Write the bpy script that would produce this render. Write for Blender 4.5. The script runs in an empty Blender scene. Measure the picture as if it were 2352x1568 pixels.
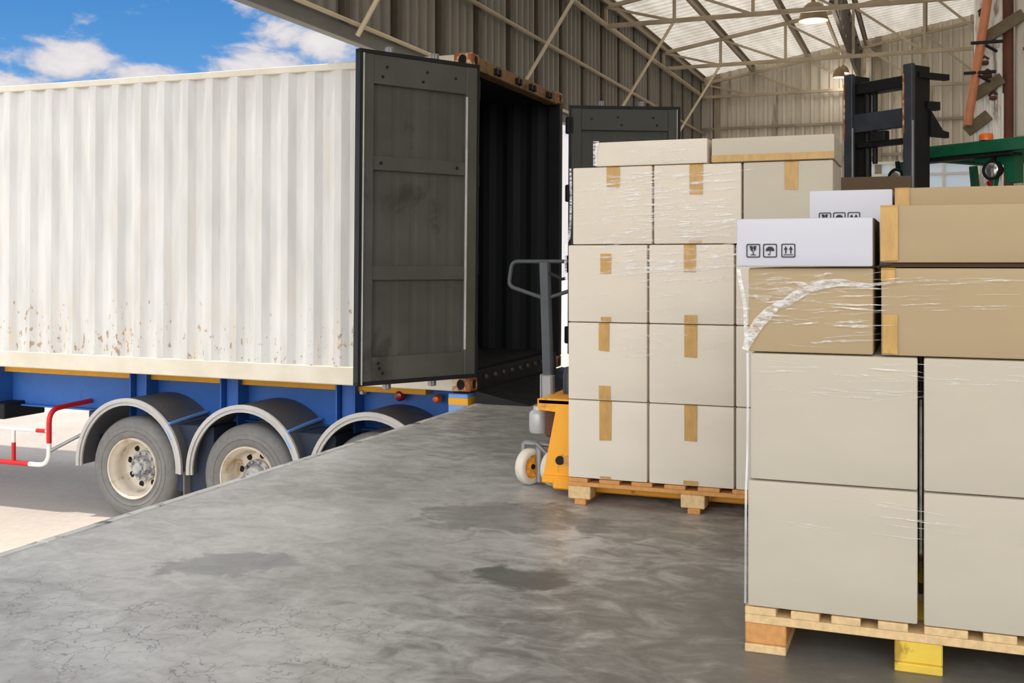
import bpy, bmesh, math, random
from mathutils import Vector, Matrix
S = bpy.context.scene
C = S.collection
PI = math.pi
rnd = random.Random(7)

# ------------------------------------------------------------------ camera, sky, sun, exposure
EYE = 1.22
YAW = 0.36952
cam = bpy.data.cameras.new('camera')
cam.sensor_width = 36.0
cam.lens = 2455.25 / 2352 * 36.0
cam.shift_y = -(784 - 601) / 2352
cam.clip_end = 500
camo = bpy.data.objects.new('camera', cam)
camo.location = (0, 0, EYE)
camo.rotation_euler = (PI / 2, 0, YAW - PI / 2)
C.objects.link(camo)
S.camera = camo
S.view_settings.view_transform = 'Standard'
S.view_settings.look = 'None'
S.view_settings.gamma = 1.0
S.view_settings.use_curve_mapping = False
S.view_settings.exposure = 0.0
S.cycles.max_bounces = 8
S.cycles.diffuse_bounces = 5
S.cycles.transparent_max_bounces = 12
S.cycles.sample_clamp_indirect = 6.0

SUN_DIR = Vector((.10, -.25, -1.0))
SUN_POWER = 2.9
SKY_BACK = 1.15         # brightness added to the unseen sky behind the camera, lights the hall
SKY_FILL = 2.45         # added bright lobe low behind the camera, to light the carton fronts
SKY_FRONT = 1.0

class NT:
    """short hand for building node trees"""
    def __init__(s, tree):
        s.t = tree; s.n = tree.nodes; s.l = tree.links
    def new(s, kind, **kw):
        nd = s.n.new(kind)
        for k, v in kw.items(): setattr(nd, k, v)
        return nd
    def put(s, sock, v):
        if isinstance(v, bpy.types.NodeSocket): s.l.new(v, sock)
        elif v is not None:
            if sock.type == 'RGBA' and not hasattr(v, '__len__'): v = (v, v, v, 1)
            elif sock.type == 'RGBA' and len(v) == 3: v = (*v, 1)
            sock.default_value = v
    def math(s, op, a, b=None, c=None, clamp=False):
        nd = s.new('ShaderNodeMath', operation=op, use_clamp=clamp)
        s.put(nd.inputs[0], a); s.put(nd.inputs[1], b); s.put(nd.inputs[2], c)
        return nd.outputs[0]
    def mix(s, f, a, b, mode='MIX'):
        nd = s.new('ShaderNodeMix', data_type='RGBA', blend_type=mode)
        s.put(nd.inputs[0], f); s.put(nd.inputs[6], a); s.put(nd.inputs[7], b)
        return nd.outputs[2]
    def ramp(s, f, lo, hi, a=0.0, b=1.0):
        nd = s.new('ShaderNodeMapRange', interpolation_type='SMOOTHSTEP')
        s.put(nd.inputs[0], f); s.put(nd.inputs[1], lo); s.put(nd.inputs[2], hi); s.put(nd.inputs[3], a); s.put(nd.inputs[4], b)
        return nd.outputs[0]
    def noise(s, vec, scale, detail=4, rough=.55, dist=0, out=0):
        nd = s.new('ShaderNodeTexNoise')
        s.put(nd.inputs['Vector'], vec); nd.inputs['Scale'].default_value = scale
        nd.inputs['Detail'].default_value = detail; nd.inputs['Roughness'].default_value = rough; nd.inputs['Distortion'].default_value = dist
        return nd.outputs[out]
    def mapping(s, vec, scale=(1, 1, 1), loc=(0, 0, 0), rot=(0, 0, 0)):
        nd = s.new('ShaderNodeMapping')
        s.put(nd.inputs[0], vec); nd.inputs[1].default_value = loc; nd.inputs[2].default_value = rot; nd.inputs[3].default_value = scale
        return nd.outputs[0]
    def xyz(s, vec):
        nd = s.new('ShaderNodeSeparateXYZ'); s.put(nd.inputs[0], vec)
        return nd.outputs
    def obj(s): return s.new('ShaderNodeTexCoord').outputs['Object']

def build_world():
    w = bpy.data.worlds.new('sky'); S.world = w; w.use_nodes = True
    t = NT(w.node_tree); t.n.clear()
    d = t.new('ShaderNodeTexCoord').outputs['Generated']
    x, y, z = t.xyz(d)
    az = t.math('ARCTAN2', y, x)
    el = t.math('ARCSINE', z)
    # clouds: noise in direction space plus soft banks at given azimuth / elevation (degrees)
    v = t.new('ShaderNodeCombineXYZ')
    t.put(v.inputs[0], t.math('MULTIPLY', az, 1.0)); t.put(v.inputs[1], t.math('MULTIPLY', el, 1.9)); v.inputs[2].default_value = 3.7
    n1 = t.noise(v.outputs[0], 13.0, 7, .62, .6)
    n2 = t.noise(v.outputs[0], 30.0, 5, .6)
    dens = t.math('ADD', t.math('MULTIPLY', n1, 1.05), t.math('MULTIPLY', n2, .50))
    banks = [(43.6, 9.9, 2.9, 1.1, .5), (40.2, 9.4, 2.6, .75, .5), (46.8, 8.6, 3.0, .8, .5), (34.2, 10.2, 3.0, 1.2, .55), (32.0, 9.5, 3.0, 1.2, .4),
             (33.4, 12.0, 1.9, 1.5, .56), (34.8, 13.3, 1.7, 1.3, .5), (31.3, 11.6, 2.2, 1.3, .5), (17.0, 3.0, 8.0, 6.5, .9)]
    tot = None
    for a0, e0, sa, se, amp in banks:
        da = t.math('DIVIDE', t.math('SUBTRACT', az, math.radians(a0)), math.radians(sa))
        de = t.math('DIVIDE', t.math('SUBTRACT', el, math.radians(e0)), math.radians(se))
        q = t.math('ADD', t.math('MULTIPLY', da, da), t.math('MULTIPLY', de, de))
        g = t.math('MULTIPLY', t.math('POWER', 2.718, t.math('MULTIPLY', q, -1.0)), amp)
        tot = g if tot is None else t.math('MAXIMUM', tot, g)
    vis = t.math('ADD', dens, t.math('SUBTRACT', tot, .58))
    cl = t.ramp(vis, .34, .62)
    blue = t.mix(t.ramp(el, .04, .30), (.17, .45, .84), (.055, .235, .60))
    haze = t.mix(t.ramp(el, .0, .12), (.85, .88, .92), blue)
    shade = t.mix(t.ramp(vis, .40, .85), (.60, .60, .68), (.88, .83, .82))
    front = t.mix(cl, haze, shade)
    front = t.mix(t.ramp(el, .38, .75), front, (1.85, 1.92, 2.05))           # brightness added high up, out of view, to light floor and yard
    # the unseen half behind the camera is brightened to light the interior
    back = t.ramp(x, .25, -.75)
    hz = t.mix(t.ramp(t.noise(d, 2.2, 5), .35, .65), (.80, .88, 1.0), (1.0, .97, .93))
    lowhz = t.mix(t.ramp(z, -.02, .0), (.55, .53, .50), hz)
    emf = t.new('ShaderNodeBackground'); t.put(emf.inputs[0], front); emf.inputs[1].default_value = SKY_FRONT
    dv = t.new('ShaderNodeVectorMath', operation='DOT_PRODUCT'); t.put(dv.inputs[0], d)
    ga, ge = math.radians(190), math.radians(18); dv.inputs[1].default_value = (math.cos(ga) * math.cos(ge), math.sin(ga) * math.cos(ge), math.sin(ge))
    fill_lobe = t.math('MULTIPLY', t.ramp(dv.outputs['Value'], .62, .97), t.ramp(z, -.01, .03))
    emb = t.new('ShaderNodeBackground'); t.put(emb.inputs[0], lowhz); t.put(emb.inputs[1], t.math('MULTIPLY_ADD', fill_lobe, SKY_FILL, SKY_BACK))
    mx = t.new('ShaderNodeMixShader'); t.put(mx.inputs[0], back); t.l.new(emf.outputs[0], mx.inputs[1]); t.l.new(emb.outputs[0], mx.inputs[2])
    out = t.new('ShaderNodeOutputWorld'); t.l.new(mx.outputs[0], out.inputs[0])
build_world()

sun = bpy.data.lights.new('sun', 'SUN'); sun.energy = SUN_POWER; sun.angle = math.radians(.6); sun.color = (1.0, .92, .80)
suno = bpy.data.objects.new('sun', sun); C.objects.link(suno)
suno.rotation_euler = SUN_DIR.to_track_quat('-Z', 'Y').to_euler(); suno.location = (4, 12, 20)

# ------------------------------------------------------------------ materials
MATS = {}
def srgb(r, g, b):
    f = lambda c: (c / 12.92 if c <= .04045 else ((c + .055) / 1.055) ** 2.4)
    return tuple(f(v / 255) for v in (r, g, b))

def material(name, col, rough=.6, metal=0.0, var=.10, vscale=6.0, stretch=(1, 1, 1), dirt=None, dirt_amt=.0, dirt_scale=3.0, bump=.0, bscale=60, spec=.4, per_object=.0):
    m = bpy.data.materials.new(name); m.use_nodes = True
    t = NT(m.node_tree); b = t.n['Principled BSDF']
    o = t.mapping(t.obj(), stretch)
    n = t.noise(o, vscale, 5)
    c = t.mix(t.ramp(n, .25, .75), tuple(v * (1 - var) for v in col), tuple(min(1, v * (1 + var)) for v in col))
    if per_object:
        r = t.new('ShaderNodeObjectInfo').outputs['Random']
        c = t.mix(t.math('MULTIPLY', r, per_object), c, tuple(v * k for v, k in zip(col, (.78, .74, .66))))
    if dirt:
        k = t.ramp(t.noise(o, dirt_scale, 6, .65, .4), .62 - dirt_amt * .4, .74 - dirt_amt * .3)
        c = t.mix(t.math('MULTIPLY', k, .85), c, dirt)
    t.put(b.inputs['Base Color'], c)
    t.put(b.inputs['Roughness'], t.ramp(n, .2, .8, rough * .85, min(1, rough * 1.12)))
    b.inputs['Metallic'].default_value = metal
    b.inputs['Specular IOR Level'].default_value = spec
    if bump:
        bp = t.new('ShaderNodeBump'); bp.inputs['Strength'].default_value = bump; bp.inputs['Distance'].default_value = .01
        t.put(bp.inputs['Height'], t.noise(o, bscale, 4)); t.l.new(bp.outputs[0], b.inputs['Normal'])
    MATS[name] = m
    return m

M = MATS
material('cardboard_pale', srgb(224, 214, 198), .75, var=.035, vscale=2.5, stretch=(1, 1, 3), per_object=.18)
material('cardboard_grey', srgb(195, 186, 168), .75, var=.035, vscale=2.5, stretch=(1, 1, 3), per_object=.06)
material('cardboard_tan', srgb(177, 155, 120), .75, var=.04, vscale=2.5, stretch=(1, 1, 3), per_object=.15)
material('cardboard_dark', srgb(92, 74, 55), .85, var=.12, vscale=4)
material('white_carton', srgb(203, 202, 210), .55, var=.015, vscale=3)
material('tape', srgb(190, 148, 78), .34, var=.14, vscale=14, stretch=(1, 3, 1), spec=.5)
material('print_ink', (.03, .03, .032), .7, var=.2)
material('pine', srgb(222, 190, 140), .75, var=.14, vscale=5, stretch=(1, 9, 9), bump=.1)
material('pine_orange', srgb(208, 150, 88), .75, var=.13, vscale=5, stretch=(1, 9, 9), bump=.1)
material('yellow_painted_wood', srgb(222, 190, 72), .7, var=.12, vscale=7, dirt=srgb(165, 125, 50), dirt_amt=.2, dirt_scale=8)
material('jack_yellow', srgb(245, 170, 45), .42, var=.05, dirt=srgb(150, 95, 30), dirt_amt=.12, dirt_scale=9)
material('dark_steel', srgb(72, 76, 80), .45, .3, var=.15)
material('black_steel', srgb(22, 22, 24), .55, .0, var=.3, spec=.3)
material('mast_grey', srgb(62, 66, 76), .45, .2, var=.2, dirt=srgb(60, 45, 35), dirt_amt=.15)
material('grey_steel', srgb(150, 150, 150), .45, .5, var=.12)
material('pump_grey', srgb(190, 190, 188), .4, .3, var=.1, dirt=srgb(80, 75, 70), dirt_amt=.15, dirt_scale=9)
material('cream_tyre', srgb(222, 214, 196), .6, var=.08)
material('rubber', srgb(116, 115, 113), .85, var=.10, vscale=20, dirt=srgb(128, 126, 122), dirt_amt=.2, dirt_scale=5, spec=.2)
material('black_rubber', srgb(22, 22, 24), .7, var=.2, spec=.3)
material('rim_cream', srgb(206, 196, 180), .5, .1, var=.10, dirt=srgb(160, 138, 105), dirt_amt=.25, dirt_scale=5)
material('hub_grey', srgb(168, 168, 168), .42, .3, var=.2, vscale=14, dirt=srgb(60, 62, 68), dirt_amt=.35, dirt_scale=11)
material('dark_hole', (.006, .006, .006), .9, var=0)
material('fender_grey', srgb(92, 93, 96), .5, .0, var=.12, dirt=srgb(110, 106, 100), dirt_amt=.15, dirt_scale=4)
material('fender_edge', srgb(172, 170, 167), .45, .0, var=.08)
material('trailer_blue', srgb(48, 100, 176), .5, .0, var=.10, vscale=3, dirt=srgb(52, 74, 118), dirt_amt=.1, dirt_scale=3)
material('bracket_blue', srgb(112, 158, 222), .45, .0, var=.05)
material('stripe_yellow', srgb(232, 166, 36), .5, var=.08)
material('under_dark', srgb(40, 48, 66), .7, var=.2)
material('guard_white', srgb(232, 230, 222), .45, var=.05)
material('guard_red', srgb(196, 30, 34), .45, var=.12)
material('lamp_red', srgb(150, 22, 34), .2, var=.1, spec=.6)
material('lamp_orange', srgb(238, 112, 40), .25, var=.08, spec=.6)
material('door_grey', srgb(84, 83, 78), .6, .0, var=.16, vscale=2.2, dirt=srgb(62, 58, 52), dirt_amt=.16, dirt_scale=1.8, spec=.35)
material('door_grey_dark', srgb(80, 81, 77), .6, .0, var=.10, vscale=2.2, spec=.3)
material('gasket', srgb(26, 26, 28), .6, var=.1)
material('gasket_and_highlight', srgb(190, 190, 186), .5, var=.15)
material('container_inside_shade', srgb(30, 32, 36), .75, var=.3, vscale=3, stretch=(2, 2, .4))  # greyish inside made near black: its lack of light is in the colour
material('rusty_paint', srgb(136, 104, 68), .75, var=.25, vscale=7, dirt=srgb(62, 48, 40), dirt_amt=.35, dirt_scale=6)
material('bolt_dull', srgb(84, 76, 66), .7, var=.2)
material('rust', srgb(150, 88, 48), .8, var=.35, vscale=12, dirt=srgb(225, 200, 165), dirt_amt=.35, dirt_scale=9)
material('rust_brown', srgb(98, 58, 44), .7, var=.35, vscale=6, stretch=(1, 1, .5))
material('copper_orange', srgb(200, 128, 92), .5, var=.12, vscale=8)
material('old_board', srgb(112, 100, 80), .85, var=.2, vscale=9)
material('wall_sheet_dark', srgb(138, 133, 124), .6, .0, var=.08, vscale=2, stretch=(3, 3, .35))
material('fascia_grey', srgb(120, 119, 116), .55, .0, var=.08)
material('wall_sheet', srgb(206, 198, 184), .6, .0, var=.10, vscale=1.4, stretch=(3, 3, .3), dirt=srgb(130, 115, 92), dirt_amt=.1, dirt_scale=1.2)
material('truss_steel', srgb(172, 158, 136), .6, .0, var=.18, vscale=2)
material('purlin_steel', srgb(150, 138, 120), .6, .0, var=.18, vscale=2)
material('rod_pale', srgb(220, 205, 178), .55, .0, var=.08, vscale=3)
material('stud_dark', srgb(84, 76, 66), .65, .0, var=.15)
material('lamp_brown', srgb(150, 128, 98), .5, .2, var=.12)
material('panel_white', srgb(238, 236, 228), .6, var=.12, vscale=4, stretch=(3, 3, .6), dirt=srgb(120, 104, 82), dirt_amt=.33, dirt_scale=2.6)
material('panel_grey', srgb(206, 198, 186), .6, var=.04)
material('forklift_green', srgb(14, 92, 62), .4, var=.15)
material('chrome', srgb(225, 225, 225), .18, .9, var=.05)
material('seat_black', srgb(30, 30, 32), .7, var=.1)
material('asphalt_joint', srgb(110, 106, 100), .9, var=.1)
material('dock_edge_steel', srgb(198, 198, 194), .55, .2, var=.15, vscale=4, dirt=srgb(70, 68, 64), dirt_amt=.25, dirt_scale=7)

def emissive(name, col, power, base=(.8, .8, .8)):
    m = bpy.data.materials.new(name); m.use_nodes = True
    b = m.node_tree.nodes['Principled BSDF']
    b.inputs['Base Color'].default_value = (*base, 1); b.inputs['Emission Color'].default_value = (*col, 1); b.inputs['Emission Strength'].default_value = power
    MATS[name] = m
emissive('lamp_glow', (1, .97, .9), 1.4)

def mat_film():
    m = bpy.data.materials.new('stretch_film'); m.use_nodes = True
    t = NT(m.node_tree); b = t.n['Principled BSDF']; out = t.n['Material Output']
    o = t.obj()
    n = t.noise(t.mapping(o, (1, .7, 5)), 14, 5, .6, .5)
    n2 = t.noise(t.mapping(o, (1, 1.6, 1)), 9, 4, .6, .3)
    a = t.math('MULTIPLY', t.ramp(n, .38, .66, .0, .74), t.ramp(n2, .35, .62, .15, 1))
    b.inputs['Base Color'].default_value = (.93, .92, .90, 1); b.inputs['Roughness'].default_value = .28
    tr = t.new('ShaderNodeBsdfTransparent'); mx = t.new('ShaderNodeMixShader')
    t.put(mx.inputs[0], a); t.l.new(tr.outputs[0], mx.inputs[1]); t.l.new(b.outputs[0], mx.inputs[2]); t.l.new(mx.outputs[0], out.inputs[0])
    M['film'] = m
    m = bpy.data.materials.new('stretch_film_fold'); m.use_nodes = True
    t = NT(m.node_tree); b = t.n['Principled BSDF']; out = t.n['Material Output']
    n = t.noise(t.mapping(t.obj(), (1, 1, 3)), 30, 4, .6, .4)
    a = t.ramp(n, .34, .68, .12, .78)
    b.inputs['Base Color'].default_value = (.95, .95, .95, 1); b.inputs['Roughness'].default_value = .25
    tr = t.new('ShaderNodeBsdfTransparent'); mx = t.new('ShaderNodeMixShader')
    t.put(mx.inputs[0], a); t.l.new(tr.outputs[0], mx.inputs[1]); t.l.new(b.outputs[0], mx.inputs[2]); t.l.new(mx.outputs[0], out.inputs[0])
    M['film_fold'] = m
    m = bpy.data.materials.new('stretch_film_edge'); m.use_nodes = True
    t = NT(m.node_tree); b = t.n['Principled BSDF']; out = t.n['Material Output']
    b.inputs['Base Color'].default_value = (.93, .93, .93, 1); b.inputs['Roughness'].default_value = .3
    tr = t.new('ShaderNodeBsdfTransparent'); mx = t.new('ShaderNodeMixShader')
    t.put(mx.inputs[0], t.ramp(t.noise(t.mapping(t.obj(), (1, 1, .4)), 9, 3), .3, .7, .35, .75)); t.l.new(tr.outputs[0], mx.inputs[1]); t.l.new(b.outputs[0], mx.inputs[2]); t.l.new(mx.outputs[0], out.inputs[0])
    M['film_edge'] = m
mat_film()

def mat_container():
    m = bpy.data.materials.new('container_white'); m.use_nodes = True
    t = NT(m.node_tree); b = t.n['Principled BSDF']
    o = t.obj(); x, y, z = t.xyz(o)
    base = t.mix(t.ramp(t.noise(t.mapping(o, (2, 2, .35)), 3.0, 5), .3, .7), srgb(190, 189, 185), srgb(206, 205, 202))
    stain = t.ramp(t.noise(t.mapping(o, (1, 1, .12)), 9, 4), .56, .72)
    base = t.mix(t.math('MULTIPLY', stain, .35), base, srgb(205, 195, 176))
    low = t.ramp(z, 1.25, .25)
    sp = t.noise(t.mapping(o, (1, 1, .55)), 20, 6, .65, .2)
    th = t.math('SUBTRACT', .745, t.math('MULTIPLY', low, .165))
    fade = t.noise(o, 1.3, 3)
    th = t.math('SUBTRACT', th, t.math('MULTIPLY', t.math('SUBTRACT', fade, .5), .22))
    spots = t.ramp(t.math('SUBTRACT', sp, th), .0, .05)
    rustc = t.mix(t.ramp(t.noise(o, 40, 3), .35, .65), srgb(176, 132, 84), srgb(128, 112, 96))
    run = t.ramp(t.noise(t.mapping(o, (1, 1, .09)), 16, 4), .58, .70)
    c = t.mix(t.math('MULTIPLY', t.math('MULTIPLY', run, low), .5), base, srgb(214, 186, 140))
    c = t.mix(t.math('MULTIPLY', spots, .8), c, rustc)
    t.put(b.inputs['Base Color'], c); b.inputs['Roughness'].default_value = .55; b.inputs['Specular IOR Level'].default_value = .3
    M['container_white'] = m
    m = bpy.data.materials.new('container_rail'); m.use_nodes = True
    t = NT(m.node_tree); b = t.n['Principled BSDF']; o = t.obj()
    base = t.mix(t.ramp(t.noise(o, 3, 5), .3, .7), srgb(198, 190, 172), srgb(208, 202, 186))
    sp = t.ramp(t.noise(o, 17, 6, .7), .68, .74)
    c = t.mix(t.math('MULTIPLY', sp, .7), base, srgb(168, 122, 74))
    t.put(b.inputs['Base Color'], c); b.inputs['Roughness'].default_value = .55
    M['container_rail'] = m
mat_container()

def mat_floor():
    m = bpy.data.materials.new('dock_concrete'); m.use_nodes = True
    t = NT(m.node_tree); b = t.n['Principled BSDF']
    o = t.obj(); x, y, z = t.xyz(o)
    n1 = t.noise(o, .8, 6, .6, .4); n2 = t.noise(t.mapping(o, (1.6, 1, 1)), 5.5, 6, .65, .6); n3 = t.noise(o, 26, 5, .6)
    g = t.math('ADD', t.math('ADD', t.math('MULTIPLY', n1, .45), t.math('MULTIPLY', n2, .4)), t.math('MULTIPLY', n3, .15))
    c = t.mix(t.ramp(g, .34, .66), srgb(144, 142, 138), srgb(194, 193, 190))
    scuff = t.ramp(t.noise(t.mapping(o, (1.2, 5, 1), rot=(0, 0, .6)), 5, 5, .6, .5), .60, .72)
    c = t.mix(t.math('MULTIPLY', scuff, .22), c, srgb(190, 188, 182))
    # worn dark stains with their own outlines; the last two are broad darkening
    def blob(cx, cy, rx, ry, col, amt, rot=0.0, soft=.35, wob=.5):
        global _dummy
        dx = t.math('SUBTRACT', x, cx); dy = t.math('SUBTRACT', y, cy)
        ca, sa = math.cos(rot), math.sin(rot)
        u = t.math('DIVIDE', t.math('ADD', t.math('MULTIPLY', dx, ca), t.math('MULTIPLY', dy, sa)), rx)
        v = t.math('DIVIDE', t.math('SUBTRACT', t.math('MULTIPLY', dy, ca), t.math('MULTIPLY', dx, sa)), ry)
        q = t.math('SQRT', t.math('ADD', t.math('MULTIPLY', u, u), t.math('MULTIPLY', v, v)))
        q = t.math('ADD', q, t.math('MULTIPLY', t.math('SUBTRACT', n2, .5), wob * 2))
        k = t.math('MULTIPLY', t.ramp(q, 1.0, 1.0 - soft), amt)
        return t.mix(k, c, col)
    c = blob(3.85, 1.46, .15, .26, srgb(72, 70, 67), .75, rot=-.2)
    c = blob(3.80, 1.05, .10, .30, srgb(100, 97, 92), .45, rot=-.2)
    c = blob(3.62, 2.62, .18, .33, srgb(128, 128, 127), .7, rot=.5, soft=.25, wob=.8)
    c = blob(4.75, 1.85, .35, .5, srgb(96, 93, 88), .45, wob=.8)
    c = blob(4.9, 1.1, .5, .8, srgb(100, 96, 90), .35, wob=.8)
    c = blob(3.7, .2, 2.3, 1.75, srgb(98, 95, 89), .88, soft=.75, wob=.7)  # wear plus the dimmer light of the right-hand floor, put into the colour
    c = blob(7.6, 2.1, 2.2, 1.6, srgb(108, 105, 100), .55, soft=.6, wob=.7)  # broad darker patch of the far floor
    # crazed cracks near the camera on the left
    vo = t.new('ShaderNodeTexVoronoi', feature='DISTANCE_TO_EDGE'); vo.inputs['Scale'].default_value = 9.0
    wv = t.new('ShaderNodeVectorMath', operation='ADD'); t.put(wv.inputs[0], o)
    sc = t.new('ShaderNodeVectorMath', operation='SCALE'); t.put(sc.inputs[0], t.noise(o, 6, 4, out=1)); sc.inputs['Scale'].default_value = .28; t.l.new(sc.outputs[0], wv.inputs[1]); t.put(vo.inputs['Vector'], wv.outputs[0])
    cr = t.ramp(vo.outputs['Distance'], .026, .008)
    area = t.math('MULTIPLY', t.ramp(x, 3.5, 3.1), t.ramp(y, 1.2, 1.9))
    area = t.math('MULTIPLY', area, t.ramp(t.noise(o, 2.6, 3), .34, .52))
    c = t.mix(t.math('MULTIPLY', t.math('MULTIPLY', cr, area), .6), c, srgb(84, 84, 86))
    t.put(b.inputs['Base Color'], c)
    t.put(b.inputs['Roughness'], t.ramp(g, .3, .7, .48, .30)); b.inputs['Specular IOR Level'].default_value = .5
    bp = t.new('ShaderNodeBump'); bp.inputs['Strength'].default_value = .12; bp.inputs['Distance'].default_value = .01
    t.put(bp.inputs['Height'], n3); t.l.new(bp.outputs[0], b.inputs['Normal'])
    M['dock_concrete'] = m
    m = bpy.data.materials.new('yard_concrete'); m.use_nodes = True
    t = NT(m.node_tree); b = t.n['Principled BSDF']; o = t.obj()
    n = t.noise(o, .5, 6, .6, .3); n2 = t.noise(t.mapping(o, (1, 3, 1)), 9, 5)
    c = t.mix(t.ramp(t.math('ADD', t.math('MULTIPLY', n, .6), t.math('MULTIPLY', n2, .4)), .35, .65), srgb(184, 173, 162), srgb(202, 191, 180))
    t.put(b.inputs['Base Color'], c); b.inputs['Roughness'].default_value = .85; b.inputs['Specular IOR Level'].default_value = .2
    M['yard_concrete'] = m
mat_floor()

def mat_roof():
    m = bpy.data.materials.new('roof_sheet_translucent'); m.use_nodes = True
    t = NT(m.node_tree); b = t.n['Principled BSDF']; out = t.n['Material Output']; o = t.obj()
    c = t.mix(t.ramp(t.noise(t.mapping(o, (.4, 3, 1)), 1.5, 5), .3, .7), srgb(205, 200, 190), srgb(228, 224, 216))
    t.put(b.inputs['Base Color'], c); b.inputs['Roughness'].default_value = .55
    tl = t.new('ShaderNodeBsdfTranslucent'); t.put(tl.inputs[0], t.mix(1.0, c, (1, .97, .92), 'MULTIPLY'))
    mx = t.new('ShaderNodeMixShader'); mx.inputs[0].default_value = .36
    t.l.new(b.outputs[0], mx.inputs[1]); t.l.new(tl.outputs[0], mx.inputs[2]); t.l.new(mx.outputs[0], out.inputs[0])
    M['roof_sheet'] = m
    m = bpy.data.materials.new('window_glass'); m.use_nodes = True
    t = NT(m.node_tree); b = t.n['Principled BSDF']
    b.inputs['Base Color'].default_value = (.80, .84, .86, 1); b.inputs['Roughness'].default_value = .25
    out = t.n['Material Output']
    tl = t.new('ShaderNodeBsdfTranslucent'); tl.inputs[0].default_value = (.85, .9, .92, 1); mx = t.new('ShaderNodeMixShader'); mx.inputs[0].default_value = .6
    t.l.new(b.outputs[0], mx.inputs[1]); t.l.new(tl.outputs[0], mx.inputs[2]); t.l.new(mx.outputs[0], out.inputs[0])
    M['window_glass'] = m
mat_roof()

# ------------------------------------------------------------------ mesh helpers
def BM(): return bmesh.new()
def frame_from(p, q, up=Vector((0, 0, 1))):
    p, q = Vector(p), Vector(q); d = (q - p).normalized()
    if abs(d.dot(up)) > .98: up = Vector((0, 1, 0))
    s = d.cross(up).normalized(); u = s.cross(d)
    return Matrix(((d.x, s.x, u.x), (d.y, s.y, u.y), (d.z, s.z, u.z))).to_4x4(), (q - p).length, (p + q) / 2
def box(bm, lo, hi, bev=0.0, mtx=None, seg=1):
    lo, hi = Vector(lo), Vector(hi); c = (lo + hi) / 2; s = hi - lo
    t = Matrix.Translation(c) @ Matrix.Diagonal((abs(s.x), abs(s.y), abs(s.z), 1))
    if mtx is not None: t = mtx @ t
    r = bmesh.ops.create_cube(bm, size=1.0, matrix=t)
    if bev:
        es = list({e for v in r['verts'] for e in v.link_edges})
        bmesh.ops.bevel(bm, geom=es, offset=bev, segments=seg, profile=.6, affect='EDGES', clamp_overlap=True)
def bar(bm, p, q, w, h, bev=0.0, up=Vector((0, 0, 1))):
    R, L, c = frame_from(p, q, up)
    box(bm, (-L / 2, -w / 2, -h / 2), (L / 2, w / 2, h / 2), bev, Matrix.Translation(c) @ R)
def tube(bm, pts, r, seg=10, closed=False, caps=True):
    pts = [Vector(p) for p in pts]; n = len(pts); rings = []
    rr = r if hasattr(r, '__len__') else [r] * n
    prev = None
    for i, p in enumerate(pts):
        if closed: d = (pts[(i + 1) % n] - pts[i - 1]).normalized()
        else: d = (pts[min(i + 1, n - 1)] - pts[max(i - 1, 0)]).normalized()
        if prev is None:
            a = Vector((0, 0, 1)) if abs(d.z) < .9 else Vector((1, 0, 0)); s = d.cross(a).normalized()
        else: s = (prev - d * prev.dot(d)).normalized()
        prev = s; u = d.cross(s)
        rings.append([bm.verts.new(p + (s * math.cos(2 * PI * k / seg) + u * math.sin(2 * PI * k / seg)) * rr[i]) for k in range(seg)])
    for i in range(n if closed else n - 1):
        a, b = rings[i], rings[(i + 1) % n]
        for k in range(seg): bm.faces.new((a[k], a[(k + 1) % seg], b[(k + 1) % seg], b[k]))
    if caps and not closed:
        bm.faces.new(rings[0][::-1]); bm.faces.new(rings[-1])
def lathe(bm, prof, seg=32, mtx=None, close=False):
    """prof: (axial, radius) pairs, turned about local X"""
    mtx = mtx or Matrix.Identity(4); rings = []
    for a, r in prof:
        if r < 1e-5: rings.append([bm.verts.new(mtx @ Vector((a, 0, 0)))])
        else: rings.append([bm.verts.new(mtx @ Vector((a, r * math.cos(2 * PI * k / seg), r * math.sin(2 * PI * k / seg)))) for k in range(seg)])
    pairs = list(zip(rings, rings[1:])) + ([(rings[-1], rings[0])] if close else [])
    for a, b in pairs:
        for k in range(seg):
            k2 = (k + 1) % seg
            if len(a) == 1 and len(b) == 1: continue
            if len(a) == 1: bm.faces.new((a[0], b[k], b[k2]))
            elif len(b) == 1: bm.faces.new((a[k], a[k2], b[0]))
            else: bm.faces.new((a[k], a[k2], b[k2], b[k]))
def prism(bm, poly, lo, hi, mtx=None):
    """poly in local (y,z), extruded along local x from lo to hi"""
    mtx = mtx or Matrix.Identity(4)
    a = [bm.verts.new(mtx @ Vector((lo, y, z))) for y, z in poly]; b = [bm.verts.new(mtx @ Vector((hi, y, z))) for y, z in poly]
    n = len(poly)
    bm.faces.new(a); bm.faces.new(b[::-1])
    for i in range(n): bm.faces.new((a[i], b[i], b[(i + 1) % n], a[(i + 1) % n]))
def ring(bm, outer, inner, lo, hi, mtx=None):
    """flat frame between two closed (y,z) outlines of equal length, thick along x"""
    mtx = mtx or Matrix.Identity(4); V = lambda x, p: bm.verts.new(mtx @ Vector((x, p[0], p[1])))
    oa = [V(lo, p) for p in outer]; ob = [V(hi, p) for p in outer]; ia = [V(lo, p) for p in inner]; ib = [V(hi, p) for p in inner]
    n = len(outer)
    for i in range(n):
        j = (i + 1) % n
        bm.faces.new((oa[i], oa[j], ia[j], ia[i])); bm.faces.new((ob[i], ib[i], ib[j], ob[j]))
        bm.faces.new((oa[i], ob[i], ob[j], oa[j])); bm.faces.new((ia[i], ia[j], ib[j], ib[i]))
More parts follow.
